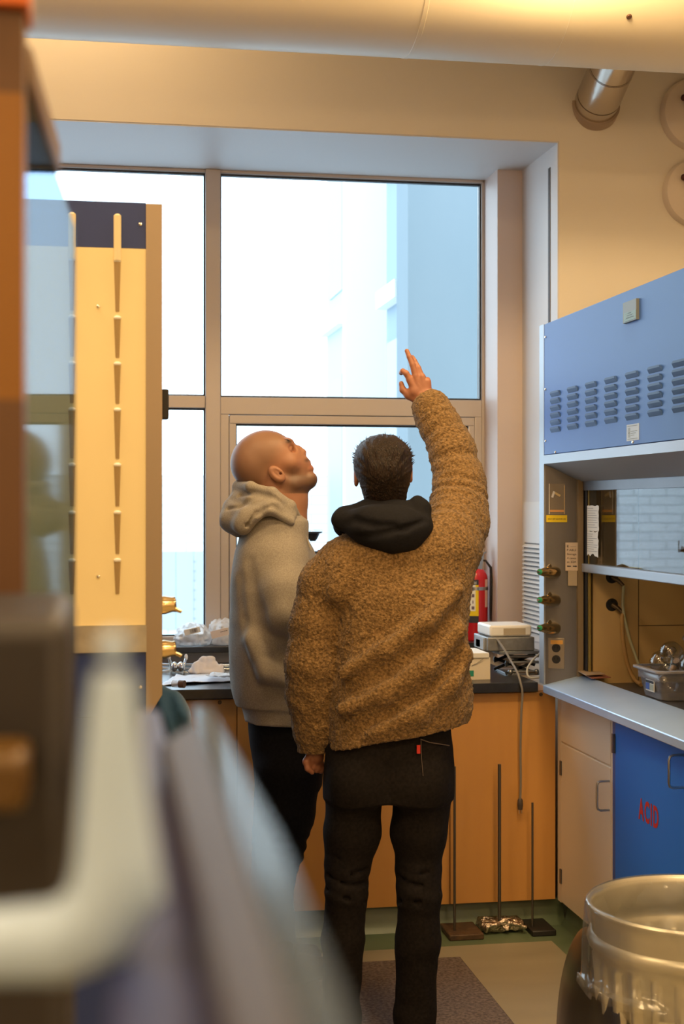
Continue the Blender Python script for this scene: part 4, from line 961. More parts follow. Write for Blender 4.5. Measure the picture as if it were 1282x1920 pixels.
for i, (x, y, z, a) in enumerate(spots):
    if g0 is None:
        g0 = thing('glass_bulb', 'clear round glass bulb with a gold filament heaped in the plastic bin', 'bulb', (x, y, z), 'glass bulbs in the plastic bin')
        b1 = MB().lathe((x, y, z), [(0, -.045), (.02, -.04), (.036, -.024), (.042, 0), (.036, .023), (.022, .04), (.013, .055), (.012, .075), (0, .078)], 24, (.5, .3, .8)).build('globe', CGLASS, g0)
        b2 = MB().tube([(x - .012, y, z - .004), (x - .004, y + .004, z + .01), (x + .004, y, z - .006), (x + .014, y - .004, z + .008)], .0018, 6).build('filament', FILM, g0)
        b3 = MB().tube([(x + .02, y + .012, z + .035), (x + .034, y + .02, z + .056)], .012, 14).build('neck_cap', mat('bulb_cap', (.55, .42, .36), .4, .6), g0)
    else:
        r = g0.copy(); COL.objects.link(r); r.location = (x, y, z); r.rotation_euler = (math.radians(a * .7), math.radians(a * 1.3), math.radians(a))
        for ch in (b1, b2, b3): q = ch.copy(); COL.objects.link(q); q.parent = r

# ------------------------------------------------------------------ trash can
tcx, tcy = W(1305, 1700, 3.36)[:2]; TR = .252; TH = .67
o = thing('trash_can', 'galvanized metal trash can lined with a clear bag, at lower right', 'trash can', (tcx, tcy, 0))
CANM = mat('can_zinc', (.62, .60, .52), .36, .8, var=(12, .25, (.50, .48, .42)), bump=(14, .12, .004))
def corr(r, z, a):
    if .06 < z < TH - .12: return (r + .006 * math.tanh(3 * math.sin(a * 26)), z)
    return (r, z)
prof = [(0, .012), (.195, .012), (.2, .0), (.205, .01), (.205, .06)]
for k in range(10): prof.append((.206 + .028 * k / 9, .065 + (TH - .19) * k / 9))
prof += [(.236, TH - .115), (.238, TH - .108), (.2405, TH - .098), (.249, TH - .092), (.2525, TH - .080), (.249, TH - .068), (.2405, TH - .062), (.243, TH - .03), (.2445, TH - .01), (.250, TH - .006), (.252, TH + .002), (.248, TH + .007), (.243, TH + .003), (.240, TH - .01), (.238, TH - .055), (.240, TH - .07), (.243, TH - .082), (.240, TH - .095), (.233, TH - .11), (.200, .07), (0, .03)]
MB().lathe((tcx, tcy, 0), prof, 168, fn=corr).build('body', CANM, o, ang=50)
def cang(a): return np.array((math.cos(a), math.sin(a), 0))
pxa = math.atan2(-tcy, -tcx) + .12
for s_ in (0,):
    d = cang(pxa + .05); tn = np.array((-d[1], d[0], 0)); c = np.array((tcx, tcy, TH - .22)) + d * .242
    MB().tube([c + tn * .085, c + tn * .08 + d * .02, c - tn * .08 + d * .02, c - tn * .085], .009, 10).build('handle', CANM, o)
    for sg in (-1, 1):
        e_ = c + tn * sg * .105; MB().obox(e_, tn, d, UP, .018, .002, .03).build('handle_plate', CANM, o)
        for zz in (-.014, .014): MB().sphere(e_ + d * .003 + UP * zz, .0045, 10).build('rivet', CHROME, o)
def bagf(r, z, a):
    n_ = float(vnoise(math.cos(a) * 6 + 3, math.sin(a) * 6, z * 9)); dn = 0 if z > TH - .03 else .012 * n_
    zz = z
    if z < TH - .19: zz = z - .055 * math.sin(a * 1.0 + 1.1) + .02 * n_
    return (r + dn, zz)
bp = [(.18, .10), (.20, .16), (.228, TH - .13), (.234, TH - .06), (.242, TH), (.250, TH + .010), (.257, TH), (.258, TH - .04), (.260, TH - .09), (.260, TH - .13), (.262, TH - .17), (.268, TH - .215), (.270, TH - .235), (.264, TH - .245)]
tag(MB().lathe((tcx, tcy, 0), bp, 120, fn=bagf).build('bin_liner', PLBAG, None, ang=180), 'clear plastic liner bag folded over the rim of the trash can', 'plastic bag')
# lid leaning against the can
lid = thing('metal_cover', 'round metal trash can lid leaning against the left side of the can', 'lid', W(1110, 1920, 3.45))
_r = (1305 - CX) / FPX * 3.36 - .240; _d = 3.47
lc = Vector((_r * CS + _d * SN, -_r * SN + _d * CS, .292))
_a = (-.98, -.09, .07); ax = Vector((_a[0] * CS + _a[1] * SN, -_a[0] * SN + _a[1] * CS, _a[2])).normalized()
LIDM = mat('lid_dark', (.30, .27, .21), .25, .9)
MB().lathe(lc, [(0, .03), (.10, .028), (.18, .018), (.26, .006), (.276, 0), (.285, -.006), (.285, -.02), (.278, -.02), (.270, -.004), (.18, .010), (0, .022)], 64, ax).build('disc', LIDM, lid)
MB().tube([lc + ax * .03 + Vector((.05, .05, 0)), lc + ax * .055 + Vector((.03, .03, 0)), lc + ax * .055 - Vector((.03, .03, 0)), lc + ax * .03 - Vector((.05, .05, 0))], .006, 8).build('handle', CANM, lid)

# ------------------------------------------------------------------ foreground, out of focus
XP = -.0455; YA, YB_ = 1.0, 3.2
o = thing('glass_cabinet', 'tall brown cabinet with a glass door close to the camera at the left edge', 'cabinet', (-.2, 1.5, 0))
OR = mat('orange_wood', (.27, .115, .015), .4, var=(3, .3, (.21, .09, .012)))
def uz(py): return W(20, py, .99)[2]
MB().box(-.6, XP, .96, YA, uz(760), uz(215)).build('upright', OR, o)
MB().box(-.6, XP, .96, YA, uz(215), uz(65)).build('upright_upper_shade', mat('shaded_brown', (.11, .05, .02), .5), o)  # same upright, its dimmer upper stretch painted as a darker brown
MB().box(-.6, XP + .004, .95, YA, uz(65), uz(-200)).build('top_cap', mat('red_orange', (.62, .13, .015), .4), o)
MB().box(-.6, XP, .96, YA, 1.0, uz(760)).build('upright_lower_shade', mat('shaded_brown', (.11, .05, .02), .5), o)  # same upright again, light falling off downwards painted as darker brown
PHI = math.radians(3.0); dl = .50
MB().prism([(XP, YA, 1.15), (XP - .003, YA, 1.15), (XP - .003 + math.sin(PHI) * dl, YA + math.cos(PHI) * dl, 1.15), (XP + math.sin(PHI) * dl, YA + math.cos(PHI) * dl, 1.15)], (0, 0, W(80, 306, 1.2)[2] - 1.15)).build('glass_door', glassmat('door_glass', .14, (.42, .53, .66), .05, fresnel=False), o)
MB().box(-.6, XP, 1.0, 1.5, 1.0, 1.148).build('bottom_rail', mat('dark_brown', (.10, .055, .03), .5), o)
MB().box(-.6, -.30, YA, 1.8, 1.15, 2.9).build('back_board', mat('dark_brown', (.10, .055, .03), .5), o)
zr = W(80, 306, 1.2)[2]
MB().prism([(XP - .02, YA, zr), (XP + .004, YA, zr), (XP + .003 + math.sin(PHI) * .27, YA + math.cos(PHI) * .27, zr), (XP - .02, YA + .27, zr)], (0, 0, .03)).build('door_bracket', mat('bracket_brown', (.17, .10, .055), .5), o, bevel=.006)
o = thing('instrument_case', 'dark out-of-focus instrument case at the lower left edge', 'instrument', (-.15, .8, 0))
MB().box(-.35, W(132, 1300, .75)[0], .72, .95, 0, W(100, 1150, .75)[2]).build('case', mat('case_dark', (.018, .016, .02), .55), o, bevel=.01)
MB().box(-.35, W(60, 1300, .7)[0], .66, .718, W(50, 1480, .7)[2], W(50, 1380, .7)[2]).build('knob_strip', mat('amber', (.09, .045, .006), .4), o, bevel=.005)
# white bent pipe
D = .40; o = thing('white_pipe', 'blurred white bent pipe with a round top close to the camera', 'pipe', W(215, 1700, D))
WP = mat('pipe_white', (.42, .60, .92), .35)
k_ = D / FPX
pts = [W(213, 1262, D), W(212, 1330, D), W(212, 1450, D), W(218, 1600, D), W(222, 1660, D), W(185, 1730, D), W(110, 1765, D), W(-60, 1775, D)]
MB().tube(pts, [36 * k_, 46 * k_, 58 * k_, 76 * k_, 88 * k_, 84 * k_, 74 * k_, 64 * k_], 20).build('tube', WP, o)
MB().sphere(W(212, 1212, D), 27 * k_, 16).build('ball_tip', WP, o)
# slanted flat casing in front
o = thing('bench_tray', 'blurred grey-lilac tray with a pale guard rail very close to the camera', 'tray', (.05, .5, 1.4))
def flat(name, pts, z, th, mt, bev=.003): return MB().prism([onZ(px, py, z) for px, py in pts], (0, 0, -th)).build(name, mt, o, bevel=bev)
flat('tray_base', [(255, 1330), (300, 1330), (470, 1990), (200, 1990)], 1.475, .02, mat('navy_tray', (.02, .03, .12), .4))
flat('tray_top', [(300, 1390), (375, 1345), (600, 1990), (425, 1990)], 1.49, .012, mat('lilac_grey', (.022, .026, .055), .45))
flat('guard_rail', [(360, 1325), (395, 1325), (520, 1560), (640, 1860), (680, 1990), (600, 1990), (500, 1720)], 1.4915, .003, glassmat('guard_plastic', .12, (.75, .78, .80), .1, fresnel=False, diffuse=.30, dcol=(.14, .20, .32)), 0)
# ------------------------------------------------------------------ people
def P_(px, py, d): return np.array(((px - CX) / FPX * d, d, CAMZ - (py - CY) / FPX * d))
SKIN = bpy.data.materials.new('skin'); SKIN.use_nodes = True; nt = SKIN.node_tree; b = nt.nodes['Principled BSDF']
at = nt.nodes.new('ShaderNodeVertexColor'); at.layer_name = 'skin_tone'; nt.links.new(at.outputs[0], b.inputs['Base Color'])
b.inputs['Roughness'].default_value = .48; b.inputs['Subsurface Weight'].default_value = .08; b.inputs['Subsurface Radius'].default_value = (.01, .004, .002); b.inputs['Subsurface Scale'].default_value = .5
_n = nt.nodes.new('ShaderNodeTexNoise'); _n.inputs['Scale'].default_value = 160; _bp = nt.nodes.new('ShaderNodeBump'); _bp.inputs['Strength'].default_value = .15; _bp.inputs['Distance'].default_value = .001
nt.links.new(_n.outputs[0], _bp.inputs['Height']); nt.links.new(_bp.outputs[0], b.inputs['Normal'])
def fabric(name, c1, c2, vs, bs, bstr, bd, rough=.9, sheen=.3):
    m, nt, b = principled(name); N, L = nt.nodes, nt.links
    b.inputs['Roughness'].default_value = rough; b.inputs['Sheen Weight'].default_value = sheen; b.inputs['Specular IOR Level'].default_value = .25
    t = N.new('ShaderNodeTexCoord'); n = N.new('ShaderNodeTexNoise'); n.inputs['Scale'].default_value = vs; n.inputs['Detail'].default_value = 6
    r = N.new('ShaderNodeValToRGB'); r.color_ramp.elements[0].position = .35; r.color_ramp.elements[1].position = .65
    r.color_ramp.elements[0].color = (*c1, 1); r.color_ramp.elements[1].color = (*c2, 1)
    n2 = N.new('ShaderNodeTexNoise'); n2.inputs['Scale'].default_value = bs; n2.inputs['Detail'].default_value = 3
    bp = N.new('ShaderNodeBump'); bp.inputs['Strength'].default_value = bstr; bp.inputs['Distance'].default_value = bd
    L.new(t.outputs['Object'], n.inputs['Vector']); L.new(n.outputs[0], r.inputs[0]); L.new(r.outputs[0], b.inputs['Base Color'])
    L.new(t.outputs['Object'], n2.inputs['Vector']); L.new(n2.outputs[0], bp.inputs['Height']); L.new(bp.outputs[0], b.inputs['Normal'])
    return m
FLEECE = fabric('fleece', (.125, .072, .026), (.33, .20, .082), 130, 170, 1.0, .007, .95, .15)
HOODIE = fabric('grey_hoodie', (.33, .29, .24), (.44, .39, .32), 260, 500, .35, .0012, .92, .1)
BLKHOOD = fabric('black_hood', (.008, .008, .010), (.012, .012, .016), 200, 400, .3, .001, .95, 0)
JEANS = fabric('black_jeans', (.006, .0045, .0045), (.013, .010, .0095), 120, 900, .3, .0008, .9, 0)
BLKPANTS = fabric('black_trousers', (.004, .004, .006), (.008, .008, .011), 120, 900, .3, .0008, .9, 0)
SHOE = mat('shoe_dark', (.03, .025, .022), .5); SOLE = mat('shoe_sole', (.05, .045, .04), .7)
HAIR = mat('dark_hair', (.010, .006, .004), .45, spec=.35, var=(60, .2, (.034, .018, .010)), bump=(90, 1.0, .006), stretch=(4, 4, .5))
def skin_cols(base, fn=None):
    def f(V):
        C = np.repeat(np.array([base]), len(V), 0)
        n = vnoise(V[:, 0] * 25, V[:, 1] * 25, V[:, 2] * 25)[:, None]; C = C * (1 + .05 * n)
        return fn(V, C) if fn else C
    return f

# =============== man in the tan fleece, pointing
DA = 4.3; ka = DA / FPX
fa = W(712, 1955, DA)
A = thing('person', 'person in a tan fleece jacket and black jeans seen from behind, pointing up', 'person', (fa[0], fa[1], 0))

q = lambda px, py, dd=0: P_(px, py, DA + dd)
r_ = lambda n: n * ka
# jacket
lo = q(515, 1452, -.30); hi = q(930, 720, .50)
g = G((lo[0], DA - .26, lo[2]), (hi[0] + .02, DA + .50, hi[2] + .02), .0048)
def sec(py, l, r, dep, dd=0): a = q(l, py); b2 = q(r, py); return (a[2], (a[0] + b2[0]) / 2, DA + dd, (b2[0] - a[0]) / 2, dep)
g.loft([sec(1045, 650, 850, .10, .02), sec(1075, 628, 872, .125, .01), sec(1120, 622, 878, .135), sec(1180, 626, 875, .14), sec(1240, 622, 878, .145), sec(1290, 614, 886, .15), sec(1330, 613, 884, .15), sec(1360, 616, 872, .148), sec(1402, 616, 862, .145)], k=.03, p=2.4)
g.ell(q(728, 1030, .02), (r_(95), .10, r_(45)), k=.06)
# shoulders
g.chain([q(735, 1045, .0), q(650, 1068, 0), q(607, 1100, .0)], [.085, .078, .070], k=.06)
g.chain([q(735, 1045, .0), q(815, 1035, .02), q(845, 1010, .06)], [.085, .085, .082], k=.06)
# left arm hanging
g.chain([q(604, 1098, .0), q(592, 1170, -.01), q(583, 1245, -.01), q(582, 1300, .01), q(590, 1360, .03), q(591, 1398, .04)], [r_(44), r_(46), r_(47), r_(45), r_(40), r_(33)], k=.025, wob=(.0022, 2.0, .2))
g.cap(q(592, 1385, .04), q(590, 1412, .045), r_(31), r_(27), k=.015)
# raised right arm
g.chain([q(840, 1030, .05), q(856, 965, .14), q(862, 905, .20)], [.088, .080, .076], k=.05, wob=(.006, 3.2, .1, 12))
g.chain([q(862, 905, .20), q(846, 845, .25), q(824, 800, .29), q(808, 768, .31)], [.076, .068, .060, .056], k=.03, wob=(.0045, 2.2, .3, 14))
g.cap(q(812, 776, .31), q(807, 764, .315), .060, .056, k=.012)
g.chain([q(858, 1035, .03), q(850, 1090, .0), q(846, 1160, .0)], [.05, .042, .035], k=.04)
g.chain([q(884, 935, .17), q(888, 985, .12), q(866, 1036, .06)], [.034, .034, .036], k=.04)
# folds
B_ = -.135
def ridge(pts, r, k=.03, op='u'): g.chain([q(*p) for p in pts], [r] * len(pts), k=k, op=op)
for pts in ([(640, 1262, B_), (720, 1215, B_ - .012), (800, 1165, B_ - .005), (862, 1105, B_ + .03)],
            [(640, 1330, B_ - .004), (720, 1300, B_ - .014), (800, 1250, B_ - .014), (862, 1180, B_ + .02)],
            [(700, 1370, B_ - .006), (780, 1340, B_ - .014), (845, 1280, B_ + .005), (874, 1230, B_ + .05)]):
    ridge(pts, .016, .045)
for pts in ([(622, 1225, B_ + .03), (662, 1225, B_ - .012), (720, 1190, B_ - .016), (790, 1140, B_ - .014)],
            [(618, 1295, B_ + .03), (665, 1297, B_ - .014), (730, 1262, B_ - .020), (810, 1205, B_ - .018), (855, 1150, B_ + .01)],
            [(650, 1385, B_), (730, 1338, B_ - .02), (810, 1295, B_ - .02), (865, 1235, B_ + .01)],
            [(730, 1030, -.11), (745, 1060, -.13), (760, 1085, -.138)]):
    ridge(pts, .007, .024, 's')
ridge([(640, 1120, -.11), (644, 1170, -.125), (640, 1215, -.13), (626, 1270, -.115), (611, 1340, -.09), (609, 1405, -.07)], .017, .018, 's')
ridge([(545, 1265, -.08), (590, 1285, -.098), (625, 1262, -.09)], .007, .02, 's')
ridge([(548, 1310, -.06), (590, 1330, -.08), (612, 1318, -.07)], .006, .02, 's')
g.cap(q(645, 1072, -.07), q(632, 1110, -.09), .03, .028, k=.04)
# hem: slanted cut
pl = q(735, 1390); n0 = np.array((-.30, 0, -1.)); pR = q(850, 1357)
e1 = q(616, 1399); e2 = q(862, 1352); dvec = e2 - e1; nn = np.array((dvec[2], 0, -dvec[0]))
A_, X_, Y_, Z_ = None, g.ax[0][:, None, None], g.ax[1][None, :, None], g.ax[2][None, None, :]
dpl = ((X_ - e1[0]) * nn[0] + (Z_ - e1[2]) * nn[2]) / np.linalg.norm(nn)
torso_side = X_ > q(611, 1400)[0] + 0 * Z_ + 0 * Y_
dpl = np.where(torso_side, dpl, -1)
g.D = np.maximum(g.D, dpl).astype(np.float32)
g.plane(q(590, 1416, .045), (-.1, .1, -1)) if False else None
g.bump(lambda x, y, z: .0045 * vnoise(x * 9, y * 9, z * 9))
def curl(x, y, z):
    n1 = vnoise(x * 105 + 3 * vnoise(x * 30, y * 30, z * 30), y * 105, z * 135 + 3 * vnoise(x * 30 + 9, y * 30, z * 30)); return .0030 * (np.abs(n1) * -2 + .6)
g.bump(curl, .02)
sdf_build('fleece_jacket', [g], FLEECE, A, smooth=0)
# black hood
g = G(q(600, 1060, -.30) , q(830, 905, .30), .0045)
g.chain([q(640, 975, -.05), q(690, 985, -.09), q(740, 1000, -.10)], [r_(18), r_(28), r_(34)], k=.03)
g.ell(q(733, 990, -.07), (r_(70), .075, r_(42)), k=.04)
g.chain([q(645, 962, -.03), q(690, 955, -.02), (q(735, 960, -.03)), q(775, 958, -.02)], [r_(12), r_(18), r_(20), r_(20)], k=.025)
g.chain([q(782, 938, -.02), q(788, 956, -.03), q(790, 985, -.05), q(765, 1010, -.08)], [r_(9), r_(18), r_(20), r_(24)], k=.02)
g.chain([q(650, 985, .06), q(720, 975, .14), q(785, 975, .06)], [.04, .05, .04], k=.04)
for pts, rr in (([(632, 985, -.09), (665, 975, -.125), (700, 985, -.15), (740, 985, -.155)], .006), ([(660, 1012, -.11), (700, 1005, -.15), (760, 990, -.15), (800, 975, -.10)], .005)):
    g.chain([q(*p) for p in pts], [rr] * len(pts), k=.018, op='s')
g.bump(lambda x, y, z: .004 * vnoise(x * 16, y * 16, z * 16))
sdf_build('hood', [g], BLKHOOD, A, smooth=1)
# jeans
g = G((q(590, 1350)[0], DA - .2, -.0), (q(865, 1350)[0], DA + .22, q(735, 1330)[2]), .0052)
g.loft([sec(1350, 618, 846, .115), sec(1400, 612, 848, .122), sec(1450, 609, 850, .128), sec(1495, 608, 848, .12, .0)], k=.03, p=2.5)
g.chain([q(664, 1480, 0), q(660, 1560, .0), q(652, 1625, .0), q(649, 1672, -.01), q(643, 1760, 0), q(640, 1900, .01), q(640, 1935, .01)], [r_(55), r_(52), r_(41), r_(38), r_(38), r_(35), r_(35)], k=.02)
g.chain([q(792, 1480, 0), q(786, 1560, .0), q(783, 1630, .0), q(784, 1678, -.01), q(783, 1760, 0), q(777, 1900, .02), q(777, 1935, .02)], [r_(56), r_(52), r_(41), r_(40), r_(40), r_(38), r_(38)], k=.02)
g.ell(q(670, 1470, -.075), (r_(48), .055, r_(50)), k=.04).ell(q(785, 1470, -.075), (r_(48), .055, r_(50)), k=.04)
g.chain([q(727, 1400, -.125), q(727, 1500, -.14)], [.004, .008], k=.02, op='s')
for (x0, y0, x1, y1, xm, ym) in ((616, 1640, 690, 1655, 655, 1662), (616, 1668, 686, 1690, 650, 1686), (690, 1628, 640, 1640, 665, 1640), (745, 1640, 822, 1652, 785, 1660), (745, 1690, 824, 1668, 785, 1690), (820, 1625, 770, 1640, 795, 1638), (610, 1600, 650, 1612, 630, 1610)):
    g.chain([q(x0, y0, -.03), q(xm, ym, -.072), q(x1, y1, -.03)], [.0035] * 3, k=.012, op='s')
def knee(x, y, z):
    zc = q(650, 1665)[2]; w_ = np.exp(-((z - zc) / .07) ** 2); return .0014 * w_ * np.sin(z * 150 + 25 * x + 2.5 * vnoise(x * 12, y * 12, z * 12))
g.bump(knee); g.bump(lambda x, y, z: .0035 * vnoise(x * 14, y * 14, z * 16) + .0045 * (.35 - np.abs(vnoise(x * 11, y * 11, z * 26))) * np.exp(-((z - .38) / .22) ** 2))
J = sdf_build('jeans', [g], JEANS, A, smooth=1)
STI = mat('stitch', (.12, .09, .075), .8)
yb = DA - .155
def camtube(name, pts, r, mt, parent): return MB().tube([tuple(cam2world([q(*p)])[0]) for p in pts], r, 6).build(name, mt, parent)
# back pocket edge, red tab
def surf_y(px, py, rx0=612, rx1=850, dep=.125):
    u = (px - (rx0 + rx1) / 2) / ((rx1 - rx0) / 2); return -dep * (max(0, 1 - abs(u) ** 2.5)) ** .4 - .002
camtube('pocket_seam', [(788, 1386, surf_y(788, 0) - .006), (805, 1392, surf_y(805, 0) - .006), (830, 1396, surf_y(830, 0) - .004), (842, 1398, surf_y(842, 0) - .002)], .0016, STI, J)
camtube('pocket_seam', [(789, 1386, -.122), (790, 1420, -.128), (793, 1455, -.132)], .0010, STI, J)
c = cam2world([q(785, 1405, surf_y(785, 0) - .008)])[0]
MB().box(c[0] - .006, c[0] + .004, c[1] - .002, c[1] + .003, c[2] - .012, c[2] + .012).build('red_tab', mat('tab_red', (.65, .03, .02), .6), J)
# shoes
for px, dd in ((640, .02), (777, .03)):
    g = G(q(px - 40, 1990, -.2), q(px + 40, 1880, .30), .005); cz = .045
    a = P_(px, 1900, DA + dd); a[2] = cz
    g.chain([a + [0, -.05, 0], a + [0, .05, 0], a + [0, .17, -.012]], [.042, .045, .036], k=.03); g.cap(a + [0, -.03, .02], a + [0, -.02, .07], .042, .045, k=.02)
    g.plane((0, 0, .004), (0, 0, -1)); sdf_build('shoe', [g], SHOE, A)
# body: head, neck, torso, hands (continuous under the clothes)
hc = q(718, 878, .03); TA = math.radians(24)
def hA(x, y, z):   # head-local: x right, y forward (away), z up, tilted back, turned slightly
    y2 = y * math.cos(TA) - z * math.sin(TA); z2 = y * math.sin(TA) + z * math.cos(TA); t = math.radians(4); x3 = x * math.cos(t) - z2 * math.sin(t); z3 = x * math.sin(t) + z2 * math.cos(t)
    return hc + np.array((x3, y2, z3))
gh = G(hc - [.14, .19, .22], hc + [.14, .19, .16], .0035)
RA = np.array([[1, 0, 0], [0, math.cos(TA), math.sin(TA)], [0, -math.sin(TA), math.cos(TA)]])
gh.ell(hA(0, -.005, .002), (.078, .098, .076), R=RA.T.tolist()).ell(hA(0, .04, -.05), (.06, .062, .075), k=.03)
gh.cap(hA(0, .06, -.10), hA(0, .02, -.06), .03, .04, k=.03).cap(hA(0, .095, .0), hA(0, .125, -.035), .010, .014, k=.012)
for s_ in (-1, 1):
    gh.ell(hA(s_ * .082, .005, -.022), (.010, .018, .032), k=.006).ell(hA(s_ * .090, .004, -.022), (.006, .010, .020), k=.004, op='s')
gh.cap(q(723, 920, .02), q(728, 1010, .0), .056, .062, k=.03)
gb = G((q(570, 1500)[0], DA - .1, .1), (q(900, 700)[0], DA + .48, q(700, 940)[2]), .009)
gb.chain([q(728, 990), q(728, 1050), q(728, 1250), q(728, 1400)], [.06, .095, .10, .10], k=.03).chain([q(728, 1050), q(640, 1080), q(600, 1110), q(583, 1245), q(588, 1390, .04)], [.06, .05, .04, .032, .022])
gb.chain([q(728, 1050), q(820, 1040, .02), q(862, 905, .20), q(806, 770, .31), q(800, 752, .315)], [.06, .05, .038, .026, .024])
gb.chain([q(700, 1420), q(662, 1480), q(650, 1670), q(640, 1880, .01)], [.08, .07, .045, .035]).chain([q(750, 1420), q(790, 1480), q(784, 1670), q(777, 1880, .01)], [.08, .07, .045, .035])
# pointing hand at depth DA+.315
HD = .315; kh = (DA + HD) / FPX
w = lambda px, py, dd=0: P_(px, py, DA + HD + dd)
g1 = G(w(738, 790, -.07), w(835, 640, .09), .0019); F_ = lambda n: n * kh
g1.chain([w(805, 768), w(800, 748)], [F_(19), F_(19)], k=.01)
for (x, y) in ((768, 712), (779, 706), (791, 707), (801, 716)):
    g1.cap(w(800 - (800 - x) * .45, 742, .0), w(x, y, -.003), F_(9.5), F_(7.2), k=.006)
g1.chain([w(775, 735, .004), w(768, 738, .008)], [F_(12), F_(10)], k=.008)
# index folded to the left
g1.chain([w(768, 711, -.003), w(761, 700, -.006), w(755, 696, -.002), w(752, 699, .010)], [F_(6.4), F_(5.6), F_(5.0), F_(4.6)], k=.003)
# middle finger extended
g1.chain([w(779, 704, -.003), w(773, 684, -.004), w(767, 669, -.002), w(762.5, 658, .002)], [F_(6.6), F_(5.6), F_(4.9), F_(4.3)], k=.003)
# ring extended a little lower
g1.chain([w(789, 704, 0), w(784, 690, .004), (w(777, 677, .012)), w(773, 670, .02)], [F_(6.2), F_(5.2), F_(4.6), F_(4.2)], k=.003)
# little finger bent forward
g1.chain([w(800, 718, .0), w(801, 712, .016), w(796, 712, .034), w(792, 718, .042)], [F_(6.0), F_(5.0), F_(4.6), F_(4.2)], k=.003)
# thumb
g1.chain([w(782, 748, .006), w(766, 741, .010), w(755, 731, .012), w(752, 719, .012)], [F_(10), F_(8), F_(6.0), F_(4.6)], k=.006)
for (x0, y0, x1, y1) in ((776, 716, 793, 738), (785, 716, 797, 735)):
    g1.cap(w(x0, y0, -.017), w(x1, y1, -.022), .0012, .0012, k=.004, op='s')
# hanging hand
lw_ = lambda px, py, dd=0: P_(px, py, DA + .05 + dd)
g2 = G(lw_(555, 1470, -.07), lw_(625, 1385, .09), .0022)
g2.chain([lw_(590, 1400), lw_(592, 1418)], [r_(17), r_(16)], k=.01)
for i, (x, y) in enumerate(((580, 1432), (588, 1436), (596, 1438), (604, 1438))):
    dd = -.012 + .008 * i
    g2.cap(lw_(588 + i * 2, 1416, dd * .5), lw_(x, y, dd), r_(8), r_(6.6), k=.005)
    g2.chain([lw_(x, y, dd), lw_(x + 5, y + 9 - i, dd + .005), lw_(x + 12, y + 8 - i, dd + .018), lw_(x + 10, y + 1, dd + .028)], [r_(6.2), r_(5.4), r_(5), r_(4.4)], k=.003)
g2.chain([lw_(582, 1414, -.01), lw_(574, 1428, -.022), lw_(577, 1441, -.026), lw_(585, 1448, -.022)], [r_(8), r_(7), r_(5.6), r_(4.6)], k=.005)
sdf_build('body', [gb, gh, g1, g2], SKIN, A, colfn=skin_cols((.40, .17, .10)), smooth=1)
# hair
g = G(hc - [.14, .19, .20], hc + [.14, .19, .18], .0032)
g.ell(hA(0, -.012, .012), (.087, .104, .080), R=RA.T.tolist(), k=.02).ell(hA(0, .02, .030), (.066, .09, .064), k=.03)
g.ell(hA(-.032, .0, .042), (.042, .07, .040), k=.03).ell(hA(.030, .0, .044), (.042, .07, .040), k=.03)
g.ell(hA(0, -.055, -.045), (.068, .052, .062), k=.03).cap(hA(-.03, -.055, -.09), hA(.03, -.055, -.09), .024, k=.03)
g.ell(hA(0, .13, -.06), (.12, .10, .085), k=.01, op='s')
for s_ in (-1, 1): g.ell(hA(s_ * .094, .012, -.03), (.018, .028, .038), k=.006, op='s')
def strands(x, y, z):
    X = x - hc[0]; Zz = z - hc[2]; a = np.arctan2(X, Zz + .06); return -.0042 * np.abs(vnoise(a * 16, (z + y) * 8, y * 5)) + .0022 * vnoise(x * 70, y * 40, z * 30) + .001
g.bump(strands)
hairo = sdf_build('hair', [g], HAIR, A, smooth=0)
# tufts breaking the outline
rr = random.Random(5); mt = MB()
for i in range(900):
    th = rr.uniform(-1.45, 1.45); ph = rr.uniform(-1.0, 1.2)
    dvec = np.array((math.sin(th) * math.cos(ph * .5), -math.cos(th) * .6 * math.cos(ph) + .3 * math.sin(ph), math.cos(th) * .9 + .1 * math.sin(ph)))
    dvec /= np.linalg.norm(dvec); base = np.array((dvec[0] * .083, dvec[1] * .105 - .005, dvec[2] * .086 + .012))
    p0 = hA(*base); out = hA(*(base + dvec * .1)) - hA(*base); out /= np.linalg.norm(out)
    fl = np.array((rr.uniform(-.5, .7), .5, rr.uniform(.1, .8))); fl /= np.linalg.norm(fl); L = rr.uniform(.009, .021)
    p1 = p0 + out * .004 + fl * L * .5; p2 = p0 + out * .0045 + fl * L
    mt.tube([cam2world([p])[0] for p in (p0, p1, p2)], [.0016, .0012, .0003], 4, False)
mt.build('hair_tufts', HAIR, hairo, merge=False)

# =============== man in the grey hoodie
DB = 4.85; kb = DB / FPX
fb = W(545, 1840, DB)
Bp = thing('person', 'person with a shaved head in a grey hooded sweatshirt, looking up', 'person', (fb[0], fb[1], 0))

q = lambda px, py, dd=0: P_(px, py, DB + dd)
r_ = lambda n: n * kb
def secb(py, l, r, dep, dd=0): a = q(l, py); b2 = q(r, py); return (a[2], (a[0] + b2[0]) / 2, DB + dd, (b2[0] - a[0]) / 2, dep)
lo = q(400, 1365); hi = q(650, 890)
g = G((lo[0], DB - .27, lo[2]), (hi[0], DB + .27, hi[2]), .0055)
g.loft([secb(985, 462, 570, .10), secb(1020, 446, 580, .15), secb(1060, 437, 590, .17), secb(1120, 431, 598, .18), secb(1200, 429, 602, .18), secb(1270, 430, 604, .175), secb(1305, 434, 602, .17), secb(1322, 443, 598, .163)], k=.03, p=2.3)
g.loft([secb(1318, 450, 596, .160), secb(1335, 455, 596, .157), secb(1352, 459, 594, .155)], k=.008, p=2.3)
g.ell(q(515, 985, 0), (r_(58), .12, r_(38)), k=.05)
